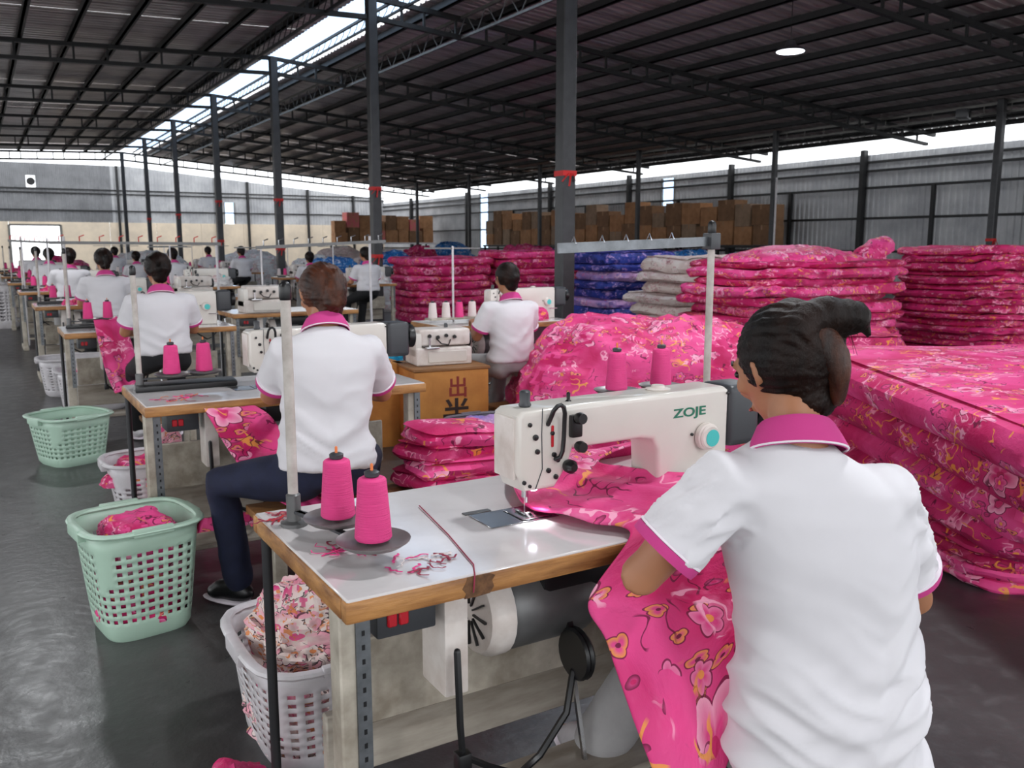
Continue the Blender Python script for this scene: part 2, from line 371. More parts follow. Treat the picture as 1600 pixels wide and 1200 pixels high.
sk = MB().box(RX+.05, 7.08, 0, 1.94, 5.66, 5.668).mesh('skylight_panel', M['skylight'], False)
y = YB0
while y < YB1-1: link('skylight_panel', sk, ceil, (0, y, 0)); y += 2.0
def Cbeam(x, y0, y1, z, w=.05, h=.12, mt='truss', name='purlin'):
    m = MB().box(x-w/2, x+w/2, y0, y1, z-h, z); m.box(x-w/2, x+w/2+.04, y0, y1, z-h, z-h+.012); return m.build(name, M[mt], ceil, False)
x = RX-.6
while x > XL: Cbeam(x, YB0, YB1, zroof(x)+.055); x -= .87
x = 7.25
while x < XR: Cbeam(x, YB0, YB1, zroof(x)+.055); x += .95
# trusses: every one with its chords and short web posts
post_l = MB().box(-.02, .02, -.02, .02, -.3, 0).mesh('web_post', M['truss'], False)
for ty in TR_Y:
    t = link('truss', MB().bar((XL, ty, zroof(XL)-.1), (RX, ty, zroof(RX)-.1), .09, .08).bar((RX, ty, zroof(RX)-.1), (XR, ty, zroof(XR)-.1), .09, .08).mesh('truss', M['truss'], False), ceil)
    MB().bar((XL, ty, zroof(XL)-.42), (RX, ty, zroof(RX)-.42), .09, .075).bar((RX, ty, zroof(RX)-.42), (XR-.3, ty, zroof(XR)-.34), .09, .075).build('bottom_chord', M['truss'], t, False)
    x = XL+.3; i = 0
    while x < XR-.4:
        o = link('web_post', post_l, t, (x, ty, zroof(x)-.1)); x += .62 if i % 3 else .42; i += 1
# lattice girders running along the hall
def girder(gx, zt, h, mt, kind):
    g = link('girder', MB().bar((gx, YB0, zt), (gx, YB1, zt), .05).bar((gx, YB0, zt-h), (gx, YB1, zt-h), .04).mesh('girder', M[mt], False), ceil)
    w = MB(); y = YB0; i = 0
    while y < YB1-.5:
        if kind == 'wave': w.sweep([(gx, y, zt), (gx+.02, y+.12, zt-h*.45), (gx, y+.3, zt-h)], .009, 5, False)
        elif kind == 'hook': w.bar((gx, y, zt), (gx, y, zt-h), .014); w.sweep([(gx, y, zt-h), (gx, y+.04, zt-h-.06), (gx, y+.1, zt-h-.03)], .006, 5, False)
        else: w.bar((gx, y, zt-h), (gx, y+.3, zt), .014) if i % 2 else w.bar((gx, y, zt), (gx, y+.3, zt-h), .014)
        y += .36 if kind != 'hook' else .62; i += 1
    tag(w.build('lacing', M[mt], g, False), kind='stuff')
girder(5.2, 5.5, .36, 'truss', 'wave'); girder(6.55, 5.56, .2, 'truss', 'wave'); girder(7.7, 5.36, .34, 'truss_light', 'zig')
girder(19.35, 4.44, .2, 'truss_light', 'hook'); girder(20.6, 4.3, .16, 'truss', 'zig')
# walls
def clad(name, mk, L0, L1, h_of, gaps, z0, mt, w=.9, par=None, ribs=5):
    """vertical corrugated sheets, one object each; gaps = [(a,b,zlow,zhigh)] window openings"""
    a = L0
    cuts = sorted([g[0] for g in gaps]+[g[1] for g in gaps])
    while a < L1-.02:
        b = min(a+w, L1)
        for c in cuts:
            if a+.02 < c < b-.02: b = c; break
        segs = [(z0, None)]
        for g in gaps:
            if g[0] <= a+.01 and b <= g[1]+.01:
                segs = [(z0, g[2])] if g[3] is None else [(z0, g[2]), (g[3], None)]
        mb = MB(); n = max(1, round(ribs*(b-a)/w))
        for (lo, hi) in segs:
            if hi is not None and hi <= lo+.02: continue
            prof = []
            for i in range(n):
                p = (b-a)/n; q = a+i*p; prof += [(q, 0), (q+p*.5, 0), (q+p*.62, .035), (q+p*.88, .035)]
            prof.append((b, 0)); o = len(mb.v)
            for (q, h) in prof:
                H = hi if hi is not None else h_of(q); mb.v += [mk(q, h, lo), mk(q, h, H)]
            for i in range(len(prof)-1): mb.f.append((o+2*i, o+2*i+1, o+2*i+3, o+2*i+2))
        if mb.v: mb.build(name, mt, par, False)
        a = b
XW, YW = 22.5, 53.0
wr = empty('wall_right', kind='structure', label='grey corrugated metal wall behind the quilt stacks')
hr = lambda y: 3.97
clad('wall_sheet', lambda q, h, z: (XW-h, q, z), 2.0, YW, hr, [(39.5, 40.4, 1.2, None), (25.5, 26.2, 2.85, 3.85)], 0, M['cladding'], .9, wr)
for z in (3.75, 3.5, 3.02, 2.15, 1.2): MB().box(XW-.1, XW-.04, 2, YW, z-.035, z+.035).build('girt', M['truss'], wr, False)
for y in (12.2, 17.2, 22.5, 28.05, 33.7, 41.6, 48.6): MB().box(XW-.22, XW-.05, y-.07, y+.07, 0, 4.1).build('wall_post', M['truss'], wr, False)
for y in (14.95, 19.9, 25.2, 31, 37): MB().box(XW-.14, XW-.05, y-.05, y+.05, 0, 3.02).build('short_post', M['truss'], wr, False)
w1_ = empty('window_1', (XW, 39.95, 2.6), kind='structure', label='tall narrow bright window slot in the right wall')
MB().box(-.01, .01, -.45, .45, -1.4, 1.35).build('pane', M['pane'], w1_, False)
for s in (-1, 1): MB().box(-.05, .03, s*.45-.03, s*.45+.03, -1.4, 1.4).build('frame', M['truss_light'], w1_, False)
w2_ = empty('window_2', (XW, 25.85, 3.35), kind='structure', label='small bright window high in the right wall')
MB().box(-.01, .01, -.35, .35, -.5, .5).build('pane', M['pane'], w2_, False)
for s in (-1, 1): MB().box(-.05, .03, s*.35-.03, s*.35+.03, -.5, .5).build('frame', M['truss_light'], w2_, False)
wb = empty('wall_back', kind='structure', label='far end wall, grey corrugated metal above cream panels')
hb = lambda x: (5.62 if x < 7.6 else 5.62-(x-7.6)*.093)-.02
zc_ = 2.58
clad('wall_sheet', lambda q, h, z: (q, YW-h, z), -14, XW, hb, [(12.55, 13.1, 2.6, 3.8), (2.55, 2.98, 4.35, 4.95)], zc_, M['cladding'], .9, wb)
x = -14.0
while x < XW-.1:
    b = min(x+2.4, XW)
    if x < 4.1 and b > 1.6: x0_, x1_ = x, b; b = min(b, 1.6) if x < 1.6 else b
    if 1.59 <= x < 4.0: x = 4.0; continue
    MB().box(x, b-.015, YW-.06, YW+.02, 0, zc_).build('cream_panel', M['plaster'], wb, False); x = b
MB().box(1.6, 4.0, YW-.06, YW+.02, 2.42, zc_).build('door_header', M['plaster'], wb, False)
d1 = empty('door_1', (2.8, YW, 0), kind='structure', label='open bright doorway in the far end wall')
for s in (-1, 1): MB().box(s*1.2-.06, s*1.2+.06, -.1, .04, 0, 2.42).build('jamb', M['truss_light'], d1, False)
MB().box(-1.2, 1.2, -.1, .04, 2.36, 2.46).build('lintel', M['truss_light'], d1, False)
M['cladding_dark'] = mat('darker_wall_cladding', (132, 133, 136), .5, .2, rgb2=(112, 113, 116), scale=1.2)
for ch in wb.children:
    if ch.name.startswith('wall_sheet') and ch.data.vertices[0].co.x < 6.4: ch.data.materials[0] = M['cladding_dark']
for z in (3.2, 4.1, 4.3): MB().box(-14, XW, YW-.1, YW-.04, z-.03, z+.03).build('girt', M['truss'], wb, False)
for x in (-2, 6.9, 12.1, 13.9, 17.5, 20.4): MB().box(x-.06, x+.06, YW-.2, YW-.05, 0, hb(x)).build('wall_post', M['truss'], wb, False)
w3_ = empty('window_3', (12.83, YW, 3.2), kind='structure', label='small bright window in the far end wall')
MB().box(-.28, .28, -.01, .01, -.6, .6).build('pane', M['pane'], w3_, False)
for s in (-1, 1): MB().box(s*.28-.03, s*.28+.03, -.05, .02, -.6, .6).build('frame', M['truss_light'], w3_, False)
w4_ = empty('window_4', (2.77, YW, 4.65), kind='structure', label='round vent opening high in the far end wall')
MB().lathe([(.2, -.02), (.2, .02)], 20, m=Matrix.Rotation(R(90), 4, 'X')).build('vent_disc', M['truss'], w4_, False)

# columns
def column(x, y, w, zt, label, ribbons=(), mt='column'):
    t = empty('steel_column', (x, y, 0), 0, label, 'column', 'steel columns holding up the roof')
    MB().rbox(-w/2, w/2, -w/2, w/2, 0, zt, .012, 1).build('post', M[mt], t, False)
    MB().box(-w, w, -w, w, 0, .015).build('base_plate', M[mt], t, False)
    for z in ribbons:
        m = MB().box(-w/2-.006, w/2+.006, -w/2-.006, w/2+.006, z-.03, z+.03)
        for k in range(3): m.bar((-.02+.03*k, -w/2-.012, z), (-w*.7+.1*k, -w/2-.03, z-.1-.05*(k % 2)), .022, .004)
        m.build('ribbon', M['ribbon'], t, False)
for i, y in enumerate(TR_Y[2:]):
    column(RX, y, [.18, .165, .165, .16, .15, .15, .15][i], 5.5, 'dark ridge column, %s counted from the camera' % ORD[i], [(2.22,), (2.35, 1.2), (2.4, 1.3), (2.6, 1.5), (2.4,), (2.4,), ()][i])
for i, y in enumerate([11.35, 17.67, 23.6, 29.66, 35.5, 41]):
    column(19.2, y, .13 if i else .15, 4.5, 'thin column along the right wall, %s counted from the camera' % ORD[i], ((1.5,) if i in (0, 2) else ()))
pv = empty('white_pipe', PX(1203, 388, 19.0)*1.0, 0, 'thin white pipe strapped beside a right side column', 'pipe'); pv.location = (18.9, 17.3, 0)
MB().sweep([(0, 0, 0), (0, 0, 3.2)], .028, 8, False).build('pipe', M['basket_white'], pv)

# high-bay lamps: one in view, the rest added out of the frame to brighten the foreground
def lamp(x, y, z, label, power=120):
    t = empty('ceiling_lamp', (x, y, z), 0, label, 'lamp', 'high bay ceiling lamps')
    MB().lathe([(.03, .16), (.06, .15), (.09, .08), (.2, .03), (.22, 0), (.215, -.005)], 28).build('housing', M['darkgrey'], t)
    MB().lathe([(.205, -.012), (.21, -.006)], 28).build('lens', M['lamp_glass'], t)
    MB().sweep([(0, 0, .14), (0, 0, max(.2, zroof(x)-z-.1))], .006, 6, False).build('hanger', M['black'], t)
    l = bpy.data.lights.new('lamp_light', 'AREA'); l.shape = 'DISK'; l.size = .4; l.energy = power; l.color = (.95, .98, 1)
    o = bpy.data.objects.new('lamp_light', l); C.objects.link(o); o.parent = t; o.location = (0, 0, -.03)
p = PY(1235, 80, 9.9)
lamp(p.x, p.y, p.z, 'round white high bay lamp hanging below the roof', 200)
_f = PZ(70, 1130, 0)*(1+4.5/1.4)  # added lamp stands where its reflection makes a highlight on the near floor
LAMPS_ADDED = [(_f.x, _f.y), (1.0, -2.5), (6.0, -1.5), (-4.0, 3.0), (11.5, 1.5), (2.6, 1.6), (4.6, 5.2)]
for i, (x, y) in enumerate(LAMPS_ADDED): lamp(x, y, 4.5, 'added high bay lamp outside the picture, %s of the unseen fill lamps' % ORD[i], 165)
# ceiling fan-like dark fixture on the right column
fx = empty('wall_fan', (18.7, 11.9, 4.2), .4, 'dark boxed fan fixed to the nearest right column top', 'fan')
MB().rbox(-.25, .25, -.12, .12, -.1, .1, .03).build('housing', M['darkgrey'], fx); MB().lathe([(.08, -.14), (.08, .14)], 16, m=Matrix.Rotation(R(90), 4, 'X')).build('hub', M['black'], fx)
# ================================================================== CLOTH THINGS
_qc = {}
def quilt_mesh(w, d, th, nf, seed, mt, bulge=.1, rough=1., ex=.32):
    key = (round(w, 2), round(d, 2), round(th, 3), nf, seed, mt, bulge, ex)
    if key in _qc: return _qc[key]
    n = 84; sx = seed*7.3; per = []
    for k in range(n):
        a = 2*pi*k/n; c, s = cos(a), sin(a)
        per.append((math.copysign(abs(c)**ex, c)*w/2, math.copysign(abs(s)**ex, s)*d/2))
    def ring(sc, inset, z):
        out = []
        for (x, y) in per:
            r = math.hypot(x, y) or 1; f = sc*(1-inset/r)
            px, py = x*f, y*f
            e = noise.noise(V((px*2.2+sx, py*2.2, z*3+seed)))*.07*rough+noise.noise(V((px*6+sx, py*6, z*26)))*.042*rough+(noise.ridged_multi_fractal(V((px*5+sx, py*5, z*14+seed)), 1., 2., 3, 1., 2.)-1.)*.016*rough
            px += px/r*e; py += py/r*e
            zz = z+noise.noise(V((px*2.1, py*2.1, 1.7)))*.03*rough+noise.noise(V((px*8, py*8+sx, z*9)))*.013*rough
            zz += (noise.ridged_multi_fractal(V((px*3+sx, py*3, z*6)), 1., 2., 3, 1., 2.)-1.)*.016*rough if sc > .2 else 0
            out.append((px, py, zz))
        return out
    rs = []; tf = th/nf
    for s in (.25, .6, .88): rs.append(ring(s, 0, .0))
    for f in range(nf):
        ins = abs(noise.noise(V((f*3.3, seed*1.7, 0))))*.05*rough
        for j in range(6):
            a = -pi/2+pi*j/5; rs.append(ring(1, ins+tf*.62*(1-cos(a)), f*tf+tf*.5+tf*.5*sin(a)))
    for s in (.94, .85, .72, .55, .36, .15): rs.append(ring(s, 0, th+th*bulge*(1-s**3)))
    mb = MB(); mb.rings(rs); me = mb.mesh('folded_quilt', M[mt]); boxuv(me); _qc[key] = me; return me
def stack(x, y, z0, w, d, n, th, rz, mts, where, group, nf=1, jit=.03, lean=(0, 0), name='folded_quilt', seed0=0, kindword='quilt', widths=None, tops=None, color='pink floral'):
    z = z0; obs = []
    for i in range(n):
        mt = mts[i % len(mts)] if isinstance(mts, list) else mts
        ww = widths(i) if widths else 1.
        o = link(name, quilt_mesh(w*ww, d, th*1.0, nf, (i+seed0) % 5, mt), None, (x+lean[0]*i+random.uniform(-jit, jit), y+lean[1]*i+random.uniform(-jit, jit), z), rz+random.uniform(-jit, jit))
        tz = [1.25, .8, 1.05, .85, 1.1, .95][(i*5+seed0) % 6]; o.scale = (random.uniform(.96, 1.05), random.uniform(.96, 1.05), tz)
        k = n-1-i; pos = 'topmost' if k == 0 else 'lowest' if i == 0 else ORD[k]+' from top'
        tag(o, '%s %s, %s %s' % (color if isinstance(color, str) else color[i % len(color)], kindword, pos, where), 'quilt', group); z += th*tz; obs.append(o)
    return obs
def heap_mesh(rx, ry, h, seed, mt, crump=1., n=72, rings_=22, power=2.2, irr=.12, sexp=.8):
    mb = MB(); rs = []; fr = max(1., min(3.2, .55/rx)); crump = crump*(1.25 if fr > 1.3 else 1)
    for j in range(rings_+1):
        t = j/rings_; s = cos(t*pi/2)**sexp if j < rings_ else .02; z = h*sin(t*pi/2)
        ring = []
        for k in range(n):
            a = 2*pi*k/n; e = 1+irr*N3(cos(a)*1.6+seed, sin(a)*1.6, seed*.7)
            x, y = rx*s*e*math.copysign(abs(cos(a))**(2/power), cos(a)), ry*s*e*math.copysign(abs(sin(a))**(2/power), sin(a))
            nx, ny, nz = x/rx, y/ry, z/h+.05; L = math.sqrt(nx*nx+ny*ny+nz*nz) or 1
            c = crump*((noise.ridged_multi_fractal(V((x*5*fr+seed, y*5*fr, z*7*fr)), 1., 2.1, 3, 1., 2.)-1.1)*.026/fr**.5+N3(x*3*fr+seed, y*3*fr, z*5*fr)*.04/fr**.5)
            ring.append((x+nx/L*c, y+ny/L*c, max(0.0, z+nz/L*c)))
        rs.append(ring)
    mb.rings(rs); me = mb.mesh('cloth_heap', M[mt]); return boxuv(me)
def heap(name, loc, rx, ry, h, seed, mt, label, cat, rz=0, group=None, **k):
    me = heap_mesh(rx, ry, h, seed, mt, **k); me.name = name
    return tag(link(name, me, None, loc, rz), label, cat, group)
def strip(name, rows, mt, label, cat, parent=None, th=.012, nu=26, wr=.02, seed=1, sub=10, nfold=3.):
    """draped cloth between two edge polylines rows=[(left,right,foldamp)], smooth in both directions, with real thickness"""
    def cr(P, t):
        i = min(int(t), len(P)-2); f = t-i; p0, p1, p2, p3 = P[max(i-1, 0)], P[i], P[i+1], P[min(i+2, len(P)-1)]
        return .5*((2*p1)+(p2-p0)*f+(2*p0-5*p1+4*p2-p3)*f*f+(3*p1-p0-3*p2+p3)*f*f*f)
    Lp = [V(r[0]) for r in rows]; Rp = [V(r[1]) for r in rows]; A = [V((r[2] if len(r) > 2 else 1, 0, 0)) for r in rows]
    m = (len(rows)-1)*sub+1; g = []; uv = []
    ln = 0; prev = None
    for j in range(m):
        t = j/sub; l, r, am = cr(Lp, t), cr(Rp, t), max(0, cr(A, t).x)
        if prev is not None: ln += ((l+r)/2-prev).length
        prev = (l+r)/2; row = []; 
        for i in range(nu+1):
            u = i/nu; row.append(l.lerp(r, u))
            uv.append((u*(r-l).length, ln))
        g.append((row, am, ln))
    grid = []
    for j, (row, am, ln) in enumerate(g):
        a = g[max(j-1, 0)][0]; b = g[min(j+1, m-1)][0]; out = []
        for i in range(nu+1):
            tu = row[min(i+1, nu)]-row[max(i-1, 0)]; tv = b[i]-a[i]; nrm = tu.cross(tv).normalized()
            if nrm.z < -.2: nrm = -nrm
            u = i/nu; c = sin(u*nfold*2*pi+N3(ln*2.4, u*2, seed)*4.2)*.55+N3(u*5, ln*6, seed)*.9+(noise.ridged_multi_fractal(V((u*3+seed, ln*3.4, 0)), 1, 2, 3, 1, 2)-1.)*.45
            out.append(row[i]+nrm*c*wr*am)
        grid.append(out)
    mb = MB(); W = nu+1
    for row in grid: mb.v += [tuple(p) for p in row]
    for j in range(m-1):
        for i in range(nu): mb.f.append((j*W+i, j*W+i+1, (j+1)*W+i+1, (j+1)*W+i))
    me = bpy.data.meshes.new(name); me.from_pydata(mb.v, [], mb.f); me.materials.append(M[mt])
    ul = me.uv_layers.new(name='UV')
    for p in me.polygons:
        for li, vi in zip(p.loop_indices, p.vertices): ul.data[li].uv = uv[vi]
    me.polygons.foreach_set('use_smooth', [True]*len(me.polygons))
    o = link(name, me, parent); s = o.modifiers.new('solid', 'SOLIDIFY'); s.thickness = th; s.offset = -1
    if label: tag(o, label, cat)
    return o

# the tall stacks at the right, the mounds behind the machine, the pile at the near right
stack(8.2, 7.2, .02, 2.5, 1.5, 12, .1, .05, ['pink', 'pink2'], 'in the tall stack behind the front sewer', 'quilts in the tall stack behind the front sewer', jit=.09, widths=lambda i: 1.06-.012*i+.05*((i*7) % 3-1))
lp = heap('rolled_quilt', (9.3, 6.95, 1.24), .42, .17, .2, 4, 'pink', 'pink floral quilt end sticking up from the tall middle stack', 'quilt', .25, crump=.7)
lp.rotation_euler = (0, R(-20), .15)
heap('loose_quilt', (7.95, 7.0, 1.21), .95, .6, .17, 9, 'pink', 'loose pink floral quilt crumpled over the tall middle stack', 'quilt', .1)
stack(11.9, 6.7, .02, 3.0, 1.7, 15, .088, -.04, ['pink2'], 'in the tall stack at the right edge', 'quilts in the tall stack at the right edge', jit=.03)
stack(13.2, 12.2, .02, 1.7, 1.2, 10, .12, .2, ['white_cloth', 'lilac', 'blue', 'lilac', 'azure'], 'in the gap between the two tall pink stacks', 'mixed quilts seen in the gap between stacks', jit=.08, seed0=2, color=['pale floral', 'lilac floral', 'blue floral', 'lilac floral', 'light blue floral'])
stack(9.1, 9.6, .02, 1.9, 1.4, 7, .165, .2, ['cream'], 'in the cream stack behind the thread stand', 'cream quilts in the stack behind the thread stand', jit=.12, color='cream floral')
stack(9.8, 12.4, .02, 1.8, 1.3, 8, .155, .1, ['blue', 'blue', 'lilac'], 'in the blue stack right of the near column', 'blue and purple quilts right of the near column', jit=.09, seed0=1, color=['dark blue floral', 'dark blue floral', 'purple floral'])
stack(11.7, 13.2, .02, 1.7, 1.3, 7, .15, .1, ['blue', 'lilac'], 'in the second blue stack behind the cream quilts', 'second stack of blue quilts', jit=.08, color=['dark blue floral', 'purple floral'])
stack(7.3, 14.6, .02, 1.7, 1.3, 8, .14, .05, ['pink2', 'pink'], 'in the pink stack left of the seated far worker', 'quilts in the stack left of the far worker', jit=.06)
stack(8.95, 14.2, .02, 1.7, 1.3, 9, .14, .0, ['pink', 'pink2'], 'in the pink stack behind the seated far worker', 'quilts in the stack behind the far worker', jit=.06, seed0=1)
# near right pile, turned towards the camera
DA = -R(YAW)
def DL(u, v): c = V((3.3, 1.95, 0)); return c+V((cos(DA), sin(DA), 0))*u+V((-sin(DA), cos(DA), 0))*v
zz = .0; ws = [(1.7, 1.66, .09, .0, .0, 'pink'), (1.7, 1.72, .10, .03, -.04, 'pink2'), (1.72, 1.95, .13, -.03, -.22, 'pink2'), (1.75, 2.2, .14, -.06, -.46, 'pink'), (1.8, 2.5, .17, -.12, -.74, 'pink2'), (1.85, 2.72, .16, -.19, -.93, 'pink')]
for i, (w, d, th, u0, v0, mt) in enumerate(ws):
    c = DL(w/2+u0, d/2+v0)
    o = link('folded_quilt', quilt_mesh(w, d, th*1.05, 2 if i < 2 else 1, 5+i, mt, .14, .62, .2), None, (c.x, c.y, zz), DA+[.02, -.02, .03, -.01, .025, -.015][i]); zz += th*1.03
    tag(o, 'large pink floral quilt, %s of the near pile on the right' % ('lowest' if i == 0 else 'topmost' if i == 5 else ORD[i]+' from the floor'), 'quilt', 'quilts in the near pile on the right')
# mound behind the machine
heap('draped_quilt', (4.08, 4.86, .0), 1.1, .86, .88, 12, 'pink', 'big pink floral quilt draped over the mound behind the front machine', 'quilt', -.45, crump=1.5, n=140, rings_=50, power=3.2, sexp=.55)
stack(4.95, 4.1, .0, .95, .9, 6, .135, -.4, ['pink', 'pink2'], 'in the pile left of the front sewer\'s hair', 'quilts in the pile beside the hair', jit=.03, seed0=2)

# ================================================================== FURNITURE AND MACHINES
def table_thing(x, y, label, W=1.2, D=.61, H=.78, group='sewing tables'):
    t = empty('sewing_table', (x, y, 0), 0, label, 'table', group)
    e = .028
    MB().rbox(.005, W-.005, .005, D-.005, H-.012, H, .003, 1).box(e, W-e, e, D-e, H-.04, H-.01).build('table_top', M['laminate'], t)
    MB().rbox(.0, W, 0, e, H-.044, H-.004, .006, 2).build('front_edge', M['wood'], t)
    MB().rbox(.0, W, D-e, D, H-.044, H-.004, .006, 2).build('rear_edge', M['wood'], t)
    MB().rbox(.0, e, e, D-e, H-.044, H-.004, .006, 2).build('side_edge', M['wood'], t)
    MB().rbox(W-e, W, e, D-e, H-.044, H-.004, .006, 2).build('side_edge', M['wood'], t)
    for s, x0 in enumerate((.004, W-.07)):
        lg = MB().rbox(x0, x0+.055, .05, .105, .04, H-.04, .004, 1).rbox(x0-.004, x0+.06, -.02, D-.02, 0, .055, .006, 1).build('leg_frame', M['frame_paint'], t)
        pl = MB().box(x0+.03, x0+.058, .044, .05, .38, H-.05).build('perforated_strip', M['galv'], lg, False)
        MB().sweep([(x0+.012, D-.05, .03), (x0+.012, D-.05, H-.04)], .012, 10, False).build('rear_leg', M['column'], t)
        h = MB()
        for k in range(11): h.box(x0+.041, x0+.047, .043, .0445, .41+.028*k, .42+.028*k)
        h.build('slot_row', M['black'], pl, False)['kind'] = 'stuff'
    MB().rbox(.09, W-.09, .40, .43, .18, .34, .004, 1).build('lower_rail', M['rail'], t)
    MB().rbox(.09, W-.09, .12, .30, .13, .15, .004, 1).build('foot_rail', M['rail'], t)
    MB().rbox(.09, W-.09, D-.32, D-.3, .36, .56, .004, 1).build('back_panel', M['frame_paint'], t)
    # motor under the top
    mo = MB().lathe([(.02, -.13), (.085, -.13), (.1, -.11), (.1, .08), (.085, .12), (.05, .13)], 24, (.55, .22, .60), Matrix.Rotation(R(90), 4, 'Y')).build('motor', M['grey'], t)
    MB().lathe([(.05, -.185), (.092, -.18), (.104, -.16), (.104, -.125), (.09, -.12)], 24, (.55, .22, .60), Matrix.Rotation(R(90), 4, 'Y')).build('motor_cap', M['enamel2'], mo)
    fan = MB()
    for k in range(12): a = 2*pi*k/12; fan.bar((.363, .22+.02*cos(a), .6+.02*sin(a)), (.363, .22+.075*cos(a), .6+.075*sin(a)), .006, .004)
    fan.build('vent_grille', M['black'], mo, False)
    MB().rbox(.5, .72, .13, .3, .63, .73, .02, 2).build('motor_cover', M['black'], mo)
    MB().rbox(.238, .292, .09, .2, .49, H-.045, .006, 2).build('bracket', M['enamel2'], t)
    cb = MB().rbox(.09, .215, .08, .2, H-.125, H-.045, .006, 2).build('control_box', M['darkgrey'], t)
    MB().rbox(.11, .13, .073, .082, H-.103, H-.075, .003, 1).rbox(.134, .154, .073, .082, H-.103, H-.075, .003, 1).build('power_switch', M['red'], cb)
    wl = MB().lathe([(.008, -.012), (.055, -.012), (.06, -.006), (.055, 0), (.06, .006), (.055, .012), (.008, .012)], 20, (.57, .1, .5), Matrix.Rotation(R(90), 4, 'Y')).build('pulley', M['black'], t)
    MB().bar((.57, .1, .5), (.57, .2, .68), .014).build('pulley_arm', M['black'], wl)
    cd = MB().sweep([(.25, .06, .6), (.25, .05, .45), (.255, .05, .38), (.32, .06, .33), (.4, .07, .28), (.46, .08, .30), (.53, .08, .38), (.56, .1, .46)], .008, 6).rbox(.24, .27, .035, .065, .35, .39, .006).build('power_cord', M['black'], t)
    pd = MB().rbox(.52, .84, .02, .24, .075, .092, .008, 2).build('pedal', M['grey'], t)
    MB().bar((.68, .2, .09), (.66, .28, .52), .01).build('pitman_rod', M['steel'], pd)
    return t
def machine(x, y, z, label, logo=False, rz=0, group='lockstitch sewing machines'):
    t = empty('sewing_machine', (x, y, z), rz, label, 'sewing machine', group)
    o = [(-.05, .245), (-.052, .12), (-.03, .072), (.05, .072), (.085, .118), (.1, .157), (.30, .157), (.335, .15), (.35, .125), (.355, .0), (.585, .0), (.585, .252), (.57, .262), (.1, .258), (-.035, .255)]
    b = MB().poly(o, -.052, .056, .012, 3).build('body', M['enamel'], t)
    MB().rbox(-.056, -.048, -.04, .044, .1, .24, .003, 2).build('face_plate', M['enamel2'], t)
    seam = MB().sweep([(.014, -.0525, .258), (.012, -.053, .2), (.014, -.053, .12), (-.004, -.053, .076)], .0012, 5).build('cover_seam', M['darkgrey'], b)
    MB().rbox(.588, .70, -.055, .06, .10, .262, .02, 3).build('motor_housing', M['darkgrey'], t)
    MB().lathe([(.02, 0), (.052, .0), (.055, .006), (.055, .03), (.04, .036), (.02, .036)], 28, (.702, 0, .19), Matrix.Rotation(R(90), 4, 'Y')).build('hand_wheel', M['black'], t)
    d = MB().lathe([(.029, 0), (.0345, .003), (.0345, .016), (.031, .019), (.031, .022), (.027, .026)], 32, (.503, -.053, .142), Matrix.Rotation(R(90), 4, 'X')).build('stitch_dial', M['enamel2'], t)
    MB().lathe([(.0215, 0), (.0215, .002)], 28, (.507, -.0785, .140), Matrix.Rotation(R(90), 4, 'X')).build('dial_face', M['turq'], d)
    MB().bar((.52, -.054, .085), (.59, -.075, .085), .012, .006).build('reverse_lever', M['steel'], t)
    # needle bar, foot, plate
    nb = MB().sweep([(0, 0, .085), (0, 0, .045)], .0075, 10, False).build('needle_bar', M['steel'], t)
    MB().sweep([(0, 0, .046), (0, 0, .004)], .0015, 6).build('needle', M['steel'], nb)
    MB().sweep([(.012, .012, .08), (.012, .012, .02)], .0045, 8, False).rbox(-.012, .022, -.016, .026, .006, .012, .002, 1).bar((-.006, -.016, .01), (-.006, -.034, .004), .006, .003).bar((.008, -.016, .01), (.008, -.034, .004), .006, .003).build('presser_foot', M['steel'], t)
    MB().rbox(-.115, .065, -.048, .06, .0005, .003, .001, 1).build('bed_plate', M['steel'], t)
    MB().rbox(-.03, .05, -.042, .05, .0035, .0055, .001, 1).build('needle_plate', M['steel'], t)
    MB().rbox(-.12, -.05, .066, .085, .0005, .003, .001, 1).build('slide_plate', M['grey'], t)
    # thread path: black spring loop, tension posts, caps
    MB().sweep([(.028, -.054, .222), (.028, -.066, .24), (.0295, -.074, .256), (.036, -.079, .266), (.045, -.08, .268), (.053, -.079, .262), (.0575, -.077, .248), (.0585, -.074, .225), (.0585, -.072, .19), (.057, -.07, .16), (.052, -.068, .146), (.043, -.063, .142)], .0052, 10).build('thread_guard', M['black'], t)
    tn = MB().rbox(.085, .115, -.068, -.05, .185, .238, .006, 2).lathe([(.011, 0), (.014, .01), (.012, .022)], 16, (.1, -.066, .232), Matrix.Rotation(R(90), 4, 'X')).lathe([(.011, 0), (.014, .01), (.012, .022)], 16, (.102, -.066, .166), Matrix.Rotation(R(90), 4, 'X')).build('tension_unit', M['black'], t)
    MB().lathe([(.013, 0), (.016, .006), (.016, .02), (.009, .03)], 18, (.082, -.052, .12), Matrix.Rotation(R(90), 4, 'X')).build('tension_knob', M['black'], t)
    sc = MB()
    for (sx_, sz_, r) in ((-.02, .225, .005), (-.005, .195, .007), (.0, .162, .006), (.045, .15, .006), (.055, .137, .006), (.03, .115, .006), (-.035, .095, .005), (.05, .098, .006), (-.02, .085, .004), (.46, .15, .004), (.578, .245, .004), (.04, .2, .005)):
        sc.lathe([(r, 0), (r, .004), (r*.6, .005)], 10, (sx_, -.0525, sz_), Matrix.Rotation(R(90), 4, 'X'))
    sc.build('screw', M['black'], t)
    MB().rbox(.037, .044, -.055, -.052, .168, .218, .002, 1).build('lever_slot', M['red'], t)
    MB().lathe([(.012, 0), (.015, .004), (.012, .012), (.013, .034), (.009, .038)], 18, (.0, 0, .256)).build('presser_regulator', M['darkgrey'], t)
